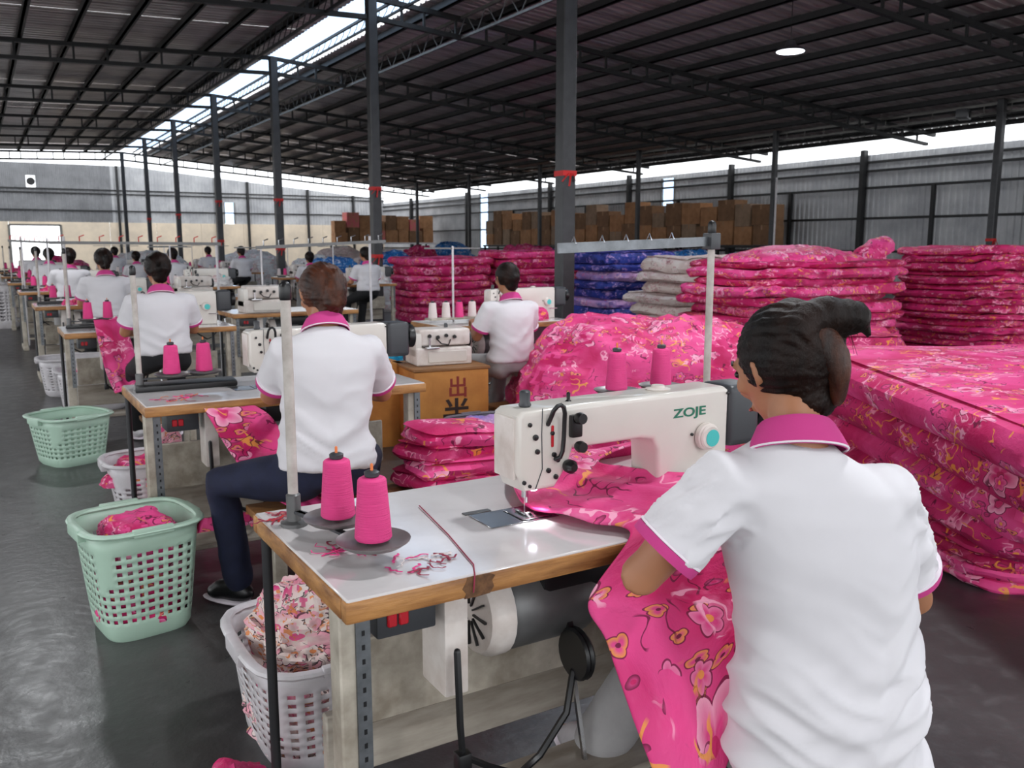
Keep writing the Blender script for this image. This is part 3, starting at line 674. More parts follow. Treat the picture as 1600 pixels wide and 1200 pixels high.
    MB().lathe([(.008, 0), (.004, .004), (.005, .018), (.002, .022)], 12, (.12, 0, .258)).build('thread_post', M['black'], t)
    MB().lathe([(.03, 0), (.032, .003), (.018, .006), (.016, .012)], 22, (.4, .01, .26)).build('oil_cap', M['enamel2'], t)
    MB().lathe([(.009, 0), (.009, .004)], 12, (.004, -.03, .068)).build('needle_lamp', M['led'], t)
    if logo:
        m = Matrix.Translation((.452, -.0532, .207)) @ Matrix.Rotation(R(90), 4, 'X') @ Matrix.Shear('XY', 4, (0, 0))
        curve_text('ZOJE', .031, m @ Matrix.Shear('XY', 4, (0, 0)), M['logo'], 'logo', t, .0005, 1.55)
    return t
def cone(x, y, z, label, mt='thread', s=1., group='pink thread cones'):
    t = empty('thread_cone', (x, y, z), random.uniform(0, 6), label, 'thread', group)
    pr = [(.034, 0), (.0365, .004)]
    for k in range(11):
        f = k/10; pr += [(.0365-.0085*f, .006+.112*f)]
    pr += [(.026, .121), (.02, .124), (.012, .124)]
    MB().lathe([(r*s, h*s) for r, h in pr], 28).build('thread', M[mt], t)
    MB().lathe([(.011*s, .124*s), (.0145*s, .126*s), (.015*s, .134*s), (.01*s, .137*s)], 16).build('cone_core', M['darkgrey'], t)
    return t
def dish(t, x, y, z, r=.072):
    d = MB().lathe([(.012, -.008), (r*.8, -.006), (r, .004), (r+.001, .007), (r*.78, .0), (.01, .001)], 36, (x, y, z)).build('dish', M['dish'], t)
    MB().sweep([(x, y, z), (x, y, z+.155)], .003, 8).build('spike', M['orange'], d)
    return d
def thread_stand(x, y, z, h, dishes, label, arm=None, pole='pole'):
    t = empty('thread_stand', (x, y, z), 0, label, 'thread stand', 'thread stands on the sewing tables')
    MB().sweep([(0, 0, 0), (0, 0, h)], .0115, 12, False).build('pole', M[pole], t)
    MB().lathe([(.03, 0), (.03, .008), (.016, .012), (.016, .07), (.012, .074)], 16).build('clamp', M['grey'], t)
    MB().sweep([(0, 0, h-.002), (0, 0, h+.02)], .0135, 12).build('pole_cap', M['black'], t)
    for (dx, dy, dz) in dishes:
        MB().bar((0, 0, dz-.012), (dx, dy, dz-.012), .014, .006).build('support_arm', M['darkgrey'], t); dish(t, dx, dy, dz)
    if arm:
        a = MB().bar((0, 0, h-.03), arm, .008, .028).build('guide_arm', M['galv'], t)
        MB().rbox(-.02, .02, -.02, .02, h-.055, h-.005, .004).build('arm_clamp', M['darkgrey'], t)
        k = MB(); e = V(arm)-V((0, 0, h-.03))
        for f in (.3, .45, .6, .75, .92): q = V((0, 0, h-.03))+e*f; k.sweep([q+V((0, 0, .012)), q+V((0, -.01, .03)), q+V((0, -.02, .012))], .0022, 6)
        k.build('thread_hook', M['steel'], a)['kind'] = 'stuff'
    return t

T1X, T1Y, H = .505, 1.40, .78
t1 = table_thing(T1X, T1Y, 'nearest sewing table, pale top with worn beech edges and machine on it')
m1 = machine(1.04, 1.665, H, 'cream industrial lockstitch sewing machine with green lettering, nearest', True)
l = bpy.data.lights.new('needle_light', 'SPOT'); l.energy = 1.6; l.spot_size = R(85); l.spot_blend = .6; l.shadow_soft_size = .008; l.color = (.93, .95, 1)
lo = bpy.data.objects.new('needle_light', l); C.objects.link(lo); lo.parent = m1; lo.location = (.004, -.035, .064); lo.rotation_euler = (R(-12), R(8), 0)
thread_stand(.562, 1.872, H, .51, [(.052, -.143, .045), (.06, -.318, .045)], 'white pole stand with two grey spool dishes on the nearest table')
cone(.614, 1.729, H+.052, 'pink thread cone on rear dish of the nearest table'); cone(.622, 1.554, H+.052, 'pink thread cone on front dish of the nearest table')
pk = PY(1080, 600, 2.1); ph = PY(1087, 362, 2.1); ae = PY(872, 388, 2.02)
zb = .78
c1, c2 = PY(963, 608, 2.22), PY(1032, 600, 2.22)
thread_stand(pk.x, 2.03, zb, ph.z-zb, [(c1.x-pk.x, .19, c1.z-zb-.007), (c2.x-pk.x, .19, c1.z-zb-.007)], 'tall white pole stand with guide arm behind the nearest sewing machine', (ae.x-pk.x, -.01, ae.z-zb))
cone(c1.x, 2.22, c1.z, 'left of two pink thread cones behind the nearest machine', s=.98); cone(c2.x, 2.22, c1.z, 'right of two pink thread cones behind the nearest machine', s=.98)
# loose thread over the table and its edge, scraps
th = MB().sweep([PZ(655, 790, H+.004), PZ(700, 835, H+.003), PZ(740, 882, H+.003), PY(742, 900, T1Y-.004), PY(740, 925, T1Y-.006)], .0016, 5).build('loose_thread', M['redthread']); tag(th, 'maroon thread lying across the nearest tabletop and over its edge', 'thread')
def scraps(name, x, y, z, r, n, label, mt, seed, flat=True):
    random.seed(seed); t = empty(name, (x, y, z), 0, label, 'scraps')
    for i in range(n):
        a, q = random.uniform(0, 6.28), r*math.sqrt(random.random()); px, py = q*cos(a), q*sin(a)*.7; pts = []
        h = random.uniform(0, 6.28)
        for k in range(7): pts.append((px, py, .002+abs(N3(px*30, py*30, i))*.006)); h += random.uniform(-1.3, 1.3); px += .009*cos(h); py += .009*sin(h)
        MB().sweep(pts, random.uniform(.0006, .0016), 5, ell=(2.2, .7)).build('thread_scrap', M[random.choice(mt)], t)
    return t
scraps('thread_scraps', .62, 1.66, H, .07, 22, 'tangled pink thread scraps lying under the spool dishes', ['thread', 'redthread'], 3)
scraps('thread_scraps', .70, 1.50, H, .07, 14, 'pink thread ends strewn beside the front corner of nearest table', ['thread', 'redthread', 'thread_white'], 5)
scraps('thread_scraps', .545, 1.93, H, .035, 12, 'red fluff bunched at the foot of the white pole', ['redthread', 'ribbon'], 8)

T2X, T2Y = .51, 3.585
t2 = table_thing(T2X, T2Y, 'second sewing table, in front of the brown-haired sewer', D=.63)
m2 = machine(1.02, 3.83, H, 'cream lockstitch machine on the second table, left of brown-haired sewer')
def cones2(x, y, lab, pole=True, hp=.56):
    t = thread_stand(x, y, H, hp, [(.13, -.02, .06), (.27, .0, .06)], 'thread stand with pole on the %s sewing table' % lab)
    a = cone(x+.13, y-.02, H+.067, 'left pink thread cone on the %s sewing table' % lab); b = cone(x+.27, y, H+.067, 'right pink thread cone on the %s sewing table' % lab)
    tr = tag(MB().poly([(-.06, -.08), (.36, -.09), (.38, .06), (-.04, .08)], 0, .025, .008, 2, axis='z').build('black_tray', M['black']), 'black plastic tray under the thread cones on the %s table' % lab, 'tray')
    tr.location = (x+.03, y, H)
    return t
q = PZ(205, 592, H); cones2(.56, 4.02, 'second', hp=.5)
q = PY(462, 450, 3.5)
scraps('thread_scraps', .68, 3.72, H, .1, 26, 'heap of pink thread scraps on the second table corner', ['thread', 'redthread', 'orange'], 13)
tabs = [(.49, 6.93, 'third'), (.47, 10.1, 'fourth'), (.45, 13.3, 'fifth'), (.42, 16.6, 'sixth'), (.4, 20.0, 'seventh'), (.38, 23.4, 'eighth')]
for i, (x, y, w) in enumerate(tabs):
    heap('cloth_heap', (x+.42, y+.16, H), .16, .1, .07, 21+i, 'pink', 'pink cloth bunched on the %s table of the left row' % w, 'cloth', group='cloth on the left row tables', crump=1.2)
    dup(t1, (x, y, 0), 0, '%s sewing table down the left row' % w)
    dup(m2, (x+.52, y+.26, H), 0, 'cream sewing machine on the %s table of the left row' % w)
    cones2(x+.07, y+.42, w, hp=.56)
for i, (x, y, w) in enumerate([(-1.9+.3, 19.0, 'nearest'), (-1.5, 22.5, 'second'), (-1.6, 26, 'third'), (-1.6, 30, 'farthest')]):
    dup(t1, (x, y, 0), 0, '%s sewing table in the outermost row at left edge' % w); dup(m2, (x+.52, y+.26, H), 0, 'sewing machine on the %s table of the outermost row' % w)
    cones2(x+.07, y+.42, w+' outermost')

# overlock machines
def overlocker(x, y, z, rz, label, group='white overlock machines'):
    t = empty('overlock_machine', (x, y, z), rz, label, 'sewing machine', group)
    MB().rbox(-.2, .2, -.12, .14, 0, .12, .014, 3).build('base', M['enamel2'], t)
    MB().rbox(-.17, .2, -.09, .12, .13, .245, .02, 3).build('head', M['enamel2'], t)
    MB().rbox(-.2, -.155, -.1, .12, .05, .22, .012, 2).build('side_cover', M['enamel'], t)
    MB().rbox(-.12, .16, -.128, -.12, .02, .1, .004, 1).build('looper_cover', M['enamel'], t)
    k = MB()
    for i in range(4): k.lathe([(.012, 0), (.014, .008), (.01, .022)], 14, (-.1+.06*i, -.092, .2-.01*(i % 2)), Matrix.Rotation(R(90), 4, 'X'))
    k.build('tension_knob', M['black'], t)
    MB().rbox(-.14, -.05, -.16, -.08, .118, .13, .003).bar((-.1, -.1, .13), (-.1, -.1, .2), .012).build('needle_assembly', M['steel'], t)
    MB().sweep([(-.05, -.1, .18), (-.03, -.14, .15), (.02, -.14, .14), (.05, -.1, .17)], .005, 6).build('thread_guard', M['black'], t)
    MB().lathe([(.05, 0), (.055, .01), (.055, .03), (.03, .04)], 22, (.2, .02, .16), Matrix.Rotation(R(90), 4, 'Y')).build('hand_wheel', M['black'], t)
    MB().lathe([(.014, 0), (.014, .02), (.009, .03)], 12, (.06, .02, .245)).build('oil_sight', M['darkgrey'], t)
    return t
def spool_tree(x, y, z, label, mts, n=4, h=.3):
    t = empty('spool_rack', (x, y, z), 0, label, 'thread stand', 'spool racks by the overlock machines')
    MB().sweep([(0, 0, 0), (0, 0, h+.3)], .009, 8).build('pole', M['basket_white'], t); MB().rbox(-.22, .22, -.05, .08, .02, .035, .004).build('tray', M['frame_paint'], t)
    MB().bar((-.25, 0, h+.29), (.25, 0, h+.29), .012).build('guide_bar', M['grey'], t)
    for i in range(n):
        cone(x-.18+.12*i, y+.01, z+.035, '%s cone from the left on %s' % (ORD[i], label.split(' with')[0]), mts[i % len(mts)], 1., 'cones on the overlock spool racks')
    return t
bx = empty('wooden_crate', (2.70, 5.42, 0), -.12, 'tan wooden box with dark brush writing carrying an overlock machine', 'box')
MB().rbox(-.265, .265, -.22, .26, 0, .565, .008, 2).build('body', M['carton_orange'], bx); MB().rbox(-.275, .275, -.23, .27, .565, .585, .004, 1).build('lid', M['wood_dark'], bx)
mk = Matrix.Translation((.03, -.2215, .27)) @ Matrix.Rotation(R(90), 4, 'X')
curve_text('半', .19, mk, M['ink'], 'brush_writing', bx, .0006, 1.1)
curve_text('出', .15, Matrix.Translation((.04, -.2215, .44)) @ Matrix.Rotation(R(90), 4, 'X'), M['ink_red'], 'brush_writing', bx, .0006)
sb = tag(MB().rbox(-.15, .15, -.2, .2, 0, .585, .008, 2).build('wooden_side_box', M['carton_orange']), 'second tan box standing left of the one with brush writing', 'box'); sb.location = (2.36, 5.78, 0)
overlocker(2.70, 5.45, .586, -.12, 'white overlock machine standing on the tan box')
mt_ = empty('sewing_table_side', (0, 0, 0)); bpy.data.objects.remove(mt_)
t6 = dup(t1, (3.0, 6.0, -.03), 0, 'sewing table of the far worker beside the pink stacks'); t6.location = (3.02, 6.0, 0)
dup(m2, (3.62, 6.3, H), 0, 'cream sewing machine partly hidden by the far worker')
spool_tree(3.28, 6.35, H, 'white spool rack left of the far worker with four cones', ['thread_white', 'thread_white', 'thread', 'thread_white'])
heap('cloth_heap', (3.9, 6.25, H), .22, .16, .11, 5, 'pink', 'pink cloth bunched on the far worker\'s table', 'cloth')
# second column of stations behind the third worker
dup(t1, (1.95, 8.1, 0), 0, 'table carrying a white overlock machine right of the third worker'); overlocker(2.25, 8.2, H, 0, 'white overlock machine right of the third worker')
spool_tree(2.35, 8.55, H+.0, 'white spool rack behind the overlock machine with white cones', ['thread_white'])
dup(t1, (1.9, 10.8, 0), 0, 'table of the middle column behind the white overlock machine'); overlocker(2.2, 11, H, 0, 'white overlock machine on the middle column table further back')
spool_tree(2.0, 11.25, H, 'spool rack with pink and black cones above the third worker\'s machine', ['thread', 'thread_black', 'thread'])
MIDS = [(2.2, 13.6), (2.6, 16.4), (4.6, 13.2), (4.9, 16.6), (2.4, 19.6), (4.4, 20.2), (2.4, 23.2), (4.6, 24)]
for i, (x, y) in enumerate(MIDS):
    dup(t1, (x, y, 0), 0, '%s background sewing table beyond the middle column' % ORD[i])
    (overlocker if i % 2 else (lambda a, b, c, r, l: machine(a, b, c, l)))(x+.5, y+.25, H, 0, 'background machine on the %s table beyond the middle column' % ORD[i])
    heap('cloth_heap', (x+.95, y+.3, H), .2, .17, .2, 130+i, ['white_cloth', 'cream', 'white_cloth', 'pink'][i % 4], '%s cloth heap on the background tables beyond the middle column' % ORD[i], 'cloth', group='cloth on the background tables', crump=1.4)
    spool_tree(x+.3, y+.45, H, '%s background spool rack beyond the middle column' % ORD[i], ['thread_white', 'thread', 'thread_white'])

# baskets with real openings
def basket(x, y, w, d, h, mt, label, rz=0, taper=.8, group='plastic laundry baskets', nx=9, nz=9):
    t = empty('laundry_basket', (x, y, 0), rz, label, 'basket', group)
    def per(u, s, rad=.28):
        # rounded rectangle by superellipse, u in 0..1
        a = 2*pi*u; c, q = cos(a), sin(a); return math.copysign(abs(c)**.5, c)*w/2*s, math.copysign(abs(q)**.5, q)*d/2*s
    # resample evenly
    pts = [per(k/720, 1) for k in range(720)]; L = [0]
    for k in range(720): a, b = pts[k], pts[(k+1) % 720]; L.append(L[-1]+math.hypot(a[0]-b[0], a[1]-b[1]))
    ncol = nx*8; us = []; k = 0
    for i in range(ncol):
        g = L[-1]*i/ncol
        while L[k+1] < g: k += 1
        us.append(k/720)
    zr = [0.02]; n = nz*2+1; z0, z1 = .06*h/.4, h*.86
    for j in range(n+1): zr.append(z0+(z1-z0)*j/n)
    zr.append(h)
    rows = []
    for z in [0]+zr:
        s = taper+(1-taper)*(z/h)**.9; s *= .94 if z == 0 else 1
        rows.append([V((*per(u, s), z)) for u in us])
    mb = MB(); m = len(us)
    for r in rows: mb.v += [tuple(p) for p in r]
    for j in range(len(rows)-1):
        for i in range(m):
            jj = j-2; seg = i % (2*nx)
            hole = 0 <= jj < n and jj % 2 == 1 and i % 2 == 1 and not (abs(rows[j][i].x) > w*.455*(taper+.05) and abs(rows[j][i].y) > d*.3)
            if not hole: mb.f.append((j*m+i, j*m+(i+1) % m, (j+1)*m+(i+1) % m, (j+1)*m+i))
    mb.f.append(tuple(range(m))[::-1])
    body = mb.build('body', M[mt], t, True); sm = body.modifiers.new('s', 'SOLIDIFY'); sm.thickness = .0035
    MB().sweep([V((*per(u, 1.035), h+.004)) for u in us[::2]], .011, 8, closed=True, ell=(1.5, .9)).build('rim', M[mt], t)
    for s in (-1, 1):
        MB().rbox(-.07, .07, -.012, .012, -.012, .016, .006, 2, Matrix.Translation((0, s*(d/2*1.045), h+.004))).build('handle', M[mt], t)
        MB().rbox(-.014, .014, -.07, .07, -.03, .014, .006, 2, Matrix.Translation((s*(w/2*1.05), 0, h-.0))).build('handle', M[mt], t)
    return t
basket(.425, 3.38, .385, .385, .405, 'basket_green', 'mint green plastic laundry basket filled with pink cloth', .15, .78)
heap('cloth_heap', (.425, 3.38, .05), .148, .148, .37, 31, 'pink', 'pink floral scraps heaped in the mint green basket', 'cloth', .15, crump=.7, sexp=.3, power=3, irr=.02, n=90, rings_=34)
basket(.435, 6.28, .42, .42, .31, 'basket_green', 'empty low mint green laundry basket on the aisle floor', .4, .78, nz=7)
basket(.745, 2.33, .42, .52, .31, 'basket_white', 'white plastic laundry basket under the nearest table', 0, .84, nz=8)
heap('cloth_heap', (.72, 2.33, .03), .16, .2, .42, 41, 'scrap', 'bulging white and orange printed scraps in the nearest white basket', 'cloth', crump=1.5, sexp=.45, power=2.6, n=110, rings_=40)
basket(.80, 4.68, .66, .4, .33, 'basket_white', 'white basket of pink scraps under the second table', .0, .84)
heap('cloth_heap', (.68, 4.66, .22), .24, .15, .13, 43, 'pink', 'pink scraps in the white basket under the second table', 'cloth')
heap('cloth_bag', (.72, 4.4, .0), .11, .1, .55, 47, 'scrap', 'beige printed cloth bundle hanging beside the second table leg', 'cloth', crump=.8)
for i, (x, y, w, lab) in enumerate([(.72, 9.25, .6, 'larger white basket under the fourth table'), (.78, 8.3, .55, 'white perforated basket under the third table'), (.3, 17.2, .6, 'white bin at the left edge far down the aisle')]):
    basket(x, y, w, .5, .34 if i < 2 else .75, 'basket_white', lab, 0, .86)
heap('cloth_heap', (.8, 8.35, .2), .2, .18, .2, 49, 'scrap', 'printed scraps piled in the white basket under the third table', 'cloth')
basket(2.64, 4.66, .44, .42, .32, 'basket_grey', 'grey plastic crate of cloth behind the nearest machine head', 0, .92)
heap('cloth_heap', (2.64, 4.66, .22), .19, .18, .13, 51, 'lilac', 'mauve cloth offcuts in the grey crate', 'cloth')
p = PZ(355, 1165, .05); heap('cloth_heap', (.44, 2.02, 0), .1, .17, .13, 53, 'pink', 'pink floral scraps spilling on floor beside the white basket', 'cloth')
# bench behind the nearest table
bn = empty('wooden_bench', (1.30, 2.98, 0), 0, 'brown plywood bench behind the nearest table', 'bench')
MB().rbox(-.52, .5, -.2, .22, .42, .45, .006, 2).build('seat', M['wood_dark'], bn)
for sx_ in (-.42, .42):
    for sy_ in (-.14, .16): MB().rbox(sx_-.025, sx_+.025, sy_-.025, sy_+.025, 0, .42, .004, 1).build('leg', M['frame_paint'], bn)
PILE = []
for i in range(4):
    o = link('folded_cloth', quilt_mesh(.40-.02*i, .34, .058, 1, 11+i % 3, 'pink' if i % 2 else 'pink2', .5, .7), None, (1.55+.01*(i % 2), 3.04, .455+.056*i), random.uniform(-.15, .15))
    tag(o, 'pink folded cloth piece, %s from the bench, pile beside brown-haired sewer' % ORD[i], 'cloth', 'folded pieces on the bench')

# cardboard cartons on the racks
def carton_mesh(w, d, h, mt):
    mb = MB().rbox(-w/2, w/2, -d/2, d/2, 0, h, .006, 1); me = mb.mesh('cardboard_carton', M[mt]); return me
tape_c = {}
def cartons(x0, y0, dx, dy, n, rowsn, sizes, where, zbase, mts, rz):
    for r in range(rowsn):
        u = 0; random.seed(int(x0*10+r))
        for i in range(n):
            w = sizes[(i*3+r) % len(sizes)]; h = .62+.08*((i*5+r*3) % 3)-(.12 if (i+r) % 4 == 0 else 0); cx, cy = x0+dx*(u+w/2), y0+dy*(u+w/2)
            o = link('cardboard_carton', carton_mesh(w*.97, .6, h, mts[(i+2*r) % len(mts)]), None, (cx, cy, zbase+(.005 if r == 0 else CH.get((where, i), .7))), rz+random.uniform(-.06, .06))
            if r == 0: CH[(where, i)] = h+.008
            tag(o, 'cardboard carton, %s from the left in the %s row %s' % (ORD[i], 'lower' if r == 0 else 'upper', where), 'carton', 'cartons '+where)
            MB().box(-w*.485, w*.485, -.04, .04, h, h+.003).box(-.03, .03, -.302, -.299, h-.15, h+.002).build('tape', M['tape'], o, False)
            u += w+.03
CH = {}
def rack(x, y, L, along_y, zt, label, mt='truss_light'):
    t = empty('storage_rack', (x, y, 0), R(90) if along_y else 0, label, 'rack')
    MB().box(0, L, -.4, .4, zt-.08, zt).build('deck', M[mt], t, False)
    for i in range(int(L//2.6)+1):
        for s in (-.36, .36): MB().box(i*2.6+.02, i*2.6+.1, s-.04, s+.04, 0, zt-.08).build('upright', M['truss'], t, False)
    return t
rack(16.1, 44.9, 5.9, False, 1.5, 'rack along the far end wall carrying cartons', 'basket_white')
cartons(16.15, 44.9, 1, 0, 8, 2, [.72, .62, .8, .6], 'on the far end rack', 1.5, ['carton', 'carton_dark', 'carton', 'carton_pink', 'carton'], 0)
rack(21.3, 18.9, 18.4, True, 1.38, 'long dark rack by the right wall carrying cartons', 'truss')
cartons(21.3, 37.2, 0, -1, 22, 2, [.78, .7, .9, .74, .8], 'on the long right rack', 1.38, ['carton', 'carton_dark', 'carton_grey', 'carton_dark', 'carton'], R(-90))
# ================================================================== PEOPLE
def frame(d, up=V((0, 0, 1))):
    d = d.normalized(); x = d.cross(up).normalized(); return Matrix((x, d, x.cross(d))).transposed()
def person(root, J, hair='black', style='bun', vox=.008, label='', trouser='grey_trouser', svox=.010, wr=1., seed=1, group='seated sewers in white polo shirts', shoe='basket_white', bulk=1., leg=1.):
    """J: joints in world space; the body is one remeshed surface, hair and clothes are its parts"""
    root = V(root); t = empty('person', root, 0, label, 'person', group); J = {k: V(v) for k, v in J.items()}
    L = {k: (v-root if k not in ('face', 'hup') else v) for k, v in J.items()}
    across = (L['shR']-L['shL']).normalized(); up = (L['neck']-L['hip']).normalized(); fwd = up.cross(across).normalized()
    if fwd.y < 0: fwd = -fwd
    hf = L['face'].normalized(); hu = (L['hup']-hf*L['hup'].dot(hf)).normalized(); hx = hf.cross(hu)
    HM = Matrix((hx, hf, hu)).transposed(); hc = L['head']; H4 = HM.to_4x4()
    hp = lambda x, y, z: hc+HM @ V((x, y, z))
    b = MB()
    b.ball(hc, (.072, .088, .09), 14, H4); b.ball(hp(0, .018, -.055), (.054, .062, .058), 12, H4); b.ball(hp(0, .052, -.092), (.024, .022, .018), 10, H4)
    b.sweep([hp(0, .086, .0), hp(0, .104, -.034), hp(0, .092, -.042)], [.008, .013, .01], 10); b.ball(hp(0, .078, .022), (.048, .016, .012), 10, H4)
    b.ball(hp(0, .083, -.066), (.022, .012, .011), 10, H4); b.ball(hp(.034, .066, -.02), (.022, .02, .02), 10, H4); b.ball(hp(-.034, .066, -.02), (.022, .02, .02), 10, H4)
    for s in (-1, 1):
        b.sweep([hp(s*.07, .008, .016), hp(s*.083, -.004, .012), hp(s*.08, -.002, -.02), hp(s*.07, .008, -.03)], [.007, .0085, .008, .006], 8)
    nb = L['neck']; b.sweep([nb-up*.05, nb, nb.lerp(hc, .45)-hf*.008, hc-hu*.03-hf*.012], [.062, .051, .046, .047], 16)
    cs = L['chest']; hipc = L['hip']; w = L['waist']
    def ring(c, rx, ry, n=28, ax=None, f=None):
        ax = ax or across; f = f or fwd
        return [c+ax*(rx*math.copysign(abs(cos(a))**.86, cos(a)))+f*(ry*math.copysign(abs(sin(a))**.9, sin(a))) for a in [2*pi*k/n for k in range(n)]]
    sw = (L['shR']-L['shL']).length/2
    b.rings([ring(hipc-up*.09, .12, .09), ring(hipc, .15, .11), ring(w, .12, .085), ring(cs, .135, .092), ring(cs.lerp(nb, .55), sw*.92, .075), ring(nb-up*.02, .07, .055)])
    for s in 'LR':
        sh, el, wr_ = L['sh'+s], L['el'+s], L['wr'+s]
        b.sweep([sh.lerp(cs, .15), sh, sh.lerp(el, .35), sh.lerp(el, .75), el, el.lerp(wr_, .25), el.lerp(wr_, .7), wr_], [.05, .05, .046, .039, .038, .039, .031, .025], 14)
        d = (wr_-el).normalized(); hd = (L.get('hd'+s, root*0)-wr_).normalized() if 'hd'+s in L else (d+V((0, 0, -.35))).normalized()
        side = hd.cross(V((0, 0, 1))).normalized(); nn = side.cross(hd)
        b.sweep([wr_, wr_+hd*.03, wr_+hd*.075], [.024, .034, .036], 12, ell=(1, .5), up=nn)
        for k, (o, ln) in enumerate(((-.027, .062), (-.009, .072), (.009, .067), (.027, .052))):
            p0 = wr_+hd*.055+side*o; p1 = wr_+hd*.088+side*o*1.1-nn*.004; p2 = p1+(hd*.85-nn*.5).normalized()*ln*.5; p3 = p2+(hd*.5-nn*.86).normalized()*ln*.45
            b.sweep([p0, p1, p2, p3], [.0098, .0092, .0085, .0075], 8)
        s_ = 1 if (s == 'L') == (side.dot(across) > 0) else -1
        p0 = wr_+hd*.02+side*s_*.02; b.sweep([p0, p0+hd*.03+side*s_*.022-nn*.008, p0+hd*.06+side*s_*.026-nn*.016], [.013, .0115, .009], 8)
        hj, kn, an = hipc+across*(.085 if s == 'R' else -.085)-up*.05, L['kn'+s], L['an'+s]
        b.sweep([hj, hj.lerp(kn, .4), kn, kn.lerp(an, .35), an], [.075, .068, .048, .046, .032], 12); b.sweep([an, an+V((0, .09, -.03)), an+V((0, .14, -.045))], [.03, .03, .022], 10)
    body = remesh(b, vox, 5, name='body'); body.materials.append(M['skin']); link('body', body, t)
    for s in (-1, 1):
        MB().ball(hp(s*.03, .079, .004), (.012, .008, .008), 8, H4).build('eye', M['eye'], t); MB().sweep([hp(s*.014, .088, .024), hp(s*.03, .087, .03), hp(s*.046, .076, .024)], [.003, .0035, .002], 6).build('eyebrow', M['hair_black'], t)
    MB().sweep([hp(-.02, .088, -.067), hp(0, .095, -.066), hp(.02, .088, -.067)], [.003, .0055, .003], 8).build('mouth', M['lip'], t)
    # shirt
    sm = MB(); hem = hipc-up*J_HEM.get(seed, .02)
    R_ = lambda c, rx, ry: ring(c, rx*bulk if rx > .15 else rx, ry, 40)
    bk = -fwd
    sm.rings([R_(hem, .178, .128), R_(hipc.lerp(w, .35), .172, .125), R_(w, .160, .118), R_(w.lerp(cs, .55), .166, .116), R_(cs, .175, .116), R_(cs.lerp(nb, .35), .178, .108), R_(cs.lerp(nb, .62), sw+.028, .094), R_(cs.lerp(nb, .82), sw*.80, .08), R_(nb-up*.012, .082, .068), R_(nb+up*.004, .068, .06)])
    cuf = {}
    for s in 'LR':
        sh, el = L['sh'+s], L['el'+s]; e = sh.lerp(el, .70); d = (el-sh).normalized(); cuf[s] = (e, d)
        sm.sweep([sh.lerp(cs, .45)+up*.0, sh.lerp(cs, .12), sh, sh.lerp(el, .3), e], [.066, .066, .066, .068, .067], 22, False)
        sm.ball(sh.lerp(cs, .1), (.066, .064, .06), 12)
    ac = [(L['sh'+s].lerp(cs, .12)-up*.085) for s in 'LR']
    def disp(p, n):
        q = p-hipc; u = q.dot(across); v = q.dot(up); f = q.dot(fwd); top = (nb-hipc).length
        low = max(0, min(1, 1-v/(top*.8))); mid = math.exp(-((v-top*.25)/.13)**2)
        warp = N3(u*5+seed, v*5, f*3)*.05
        d_ = noise.ridged_multi_fractal(V((u*3.2+v*2.4+warp+seed, (v-abs(u)*.55+warp)*10, f*2)), 1., 2.1, 2, 1., 2.)-1.
        d2 = N3(u*9+seed*3, v*20+abs(u)*9, f*6)
        s = d_*.0085*(.12+1.0*mid+.75*low)+d2*.003*(.2+mid)
        for a in ac:
            r = (p-a).length; dd = p-a; ang = math.atan2(dd.dot(up), dd.dot(across)); s += sin(ang*9+N3(p.x*6, p.y*6, p.z*6)*3+seed)*.0*math.exp(-((r-.09)/.07)**2)
        for sd, (e_, dr) in cuf.items():
            sh_ = L['sh'+sd]; q2 = p-sh_; tt = q2.dot(dr)
            if tt > -.02 and (q2-dr*tt).length < .095:
                g2 = q2-dr*tt; an_ = math.atan2(g2.dot(up), g2.dot(fwd)); f2 = min(1, max(0, (tt+.02)/.05))
                s += (noise.ridged_multi_fractal(V((an_*.8+seed, tt*13+an_*1.1, seed*2.)), 1., 2.1, 2, 1., 2.)-1.)*.0045*f2
        s += max(0, low-.35)*.012*(1+N3(u*7, v*3, f*7+seed))
        return s*wr
    sme = remesh(sm, svox, 5, disp, 'polo_shirt'); sme.materials.append(M['shirt']); shirt = link('polo_shirt', sme, t)
    for s in 'LR':
        e, d = cuf[s]
        MB().sweep([e-d*.008, e, e+d*.011], [.0695, .070, .0685], 30, False).build('cuff', M['trim'], shirt)
        MB().sweep([e-d*.013, e-d*.009], [.0700, .0706], 30, False).build('cuff_stripe', M['stripe'], shirt)
    # collar: fold-over band, higher at the back
    co = []; n = 36
    nd = (hc-hu*.03-nb).normalized(); nd = (nd+up*1.2).normalized(); nx = across; ny = nd.cross(nx).normalized()
    if ny.dot(fwd) < 0: ny = -ny
    def cr_(r1, r2, h, sag=0): return [nb+nx*(r1*cos(a))+ny*(r2*sin(a))+nd*(h-.014*(sin(a)+.0)-(sag if sin(a) > .8 else 0)) for a in [2*pi*k/n for k in range(n)]]
    MB().rings([cr_(.086, .076, -.018), cr_(.09, .08, -.012), cr_(.082, .073, .006), cr_(.07, .063, .028), cr_(.064, .058, .034), cr_(.056, .052, .028), cr_(.056, .052, .0)], False).build('collar', M['trim'], shirt)
    MB().sweep([p for p in cr_(.0885, .0785, -.0145)], .0022, 6, closed=True).build('collar_stripe', M['stripe'], shirt)
    # trousers and shoes
    tm = MB(); tm.rings([ring(hipc-up*.1, .13, .1), ring(hipc-up*.04, .168, .12), ring(hipc+up*.04, .165, .118), ring(hipc+up*.07, .155, .11)])
    for s in 'LR':
        hj, kn, an = hipc+across*(.085 if s == 'R' else -.085)-up*.06, L['kn'+s], L['an'+s]
        tm.sweep([hj, hj.lerp(kn, .45), kn, kn.lerp(an, .4), an+(kn-an).normalized()*.02], [.092, .085, .068*leg**.5, .06*leg, .058*leg], 18)
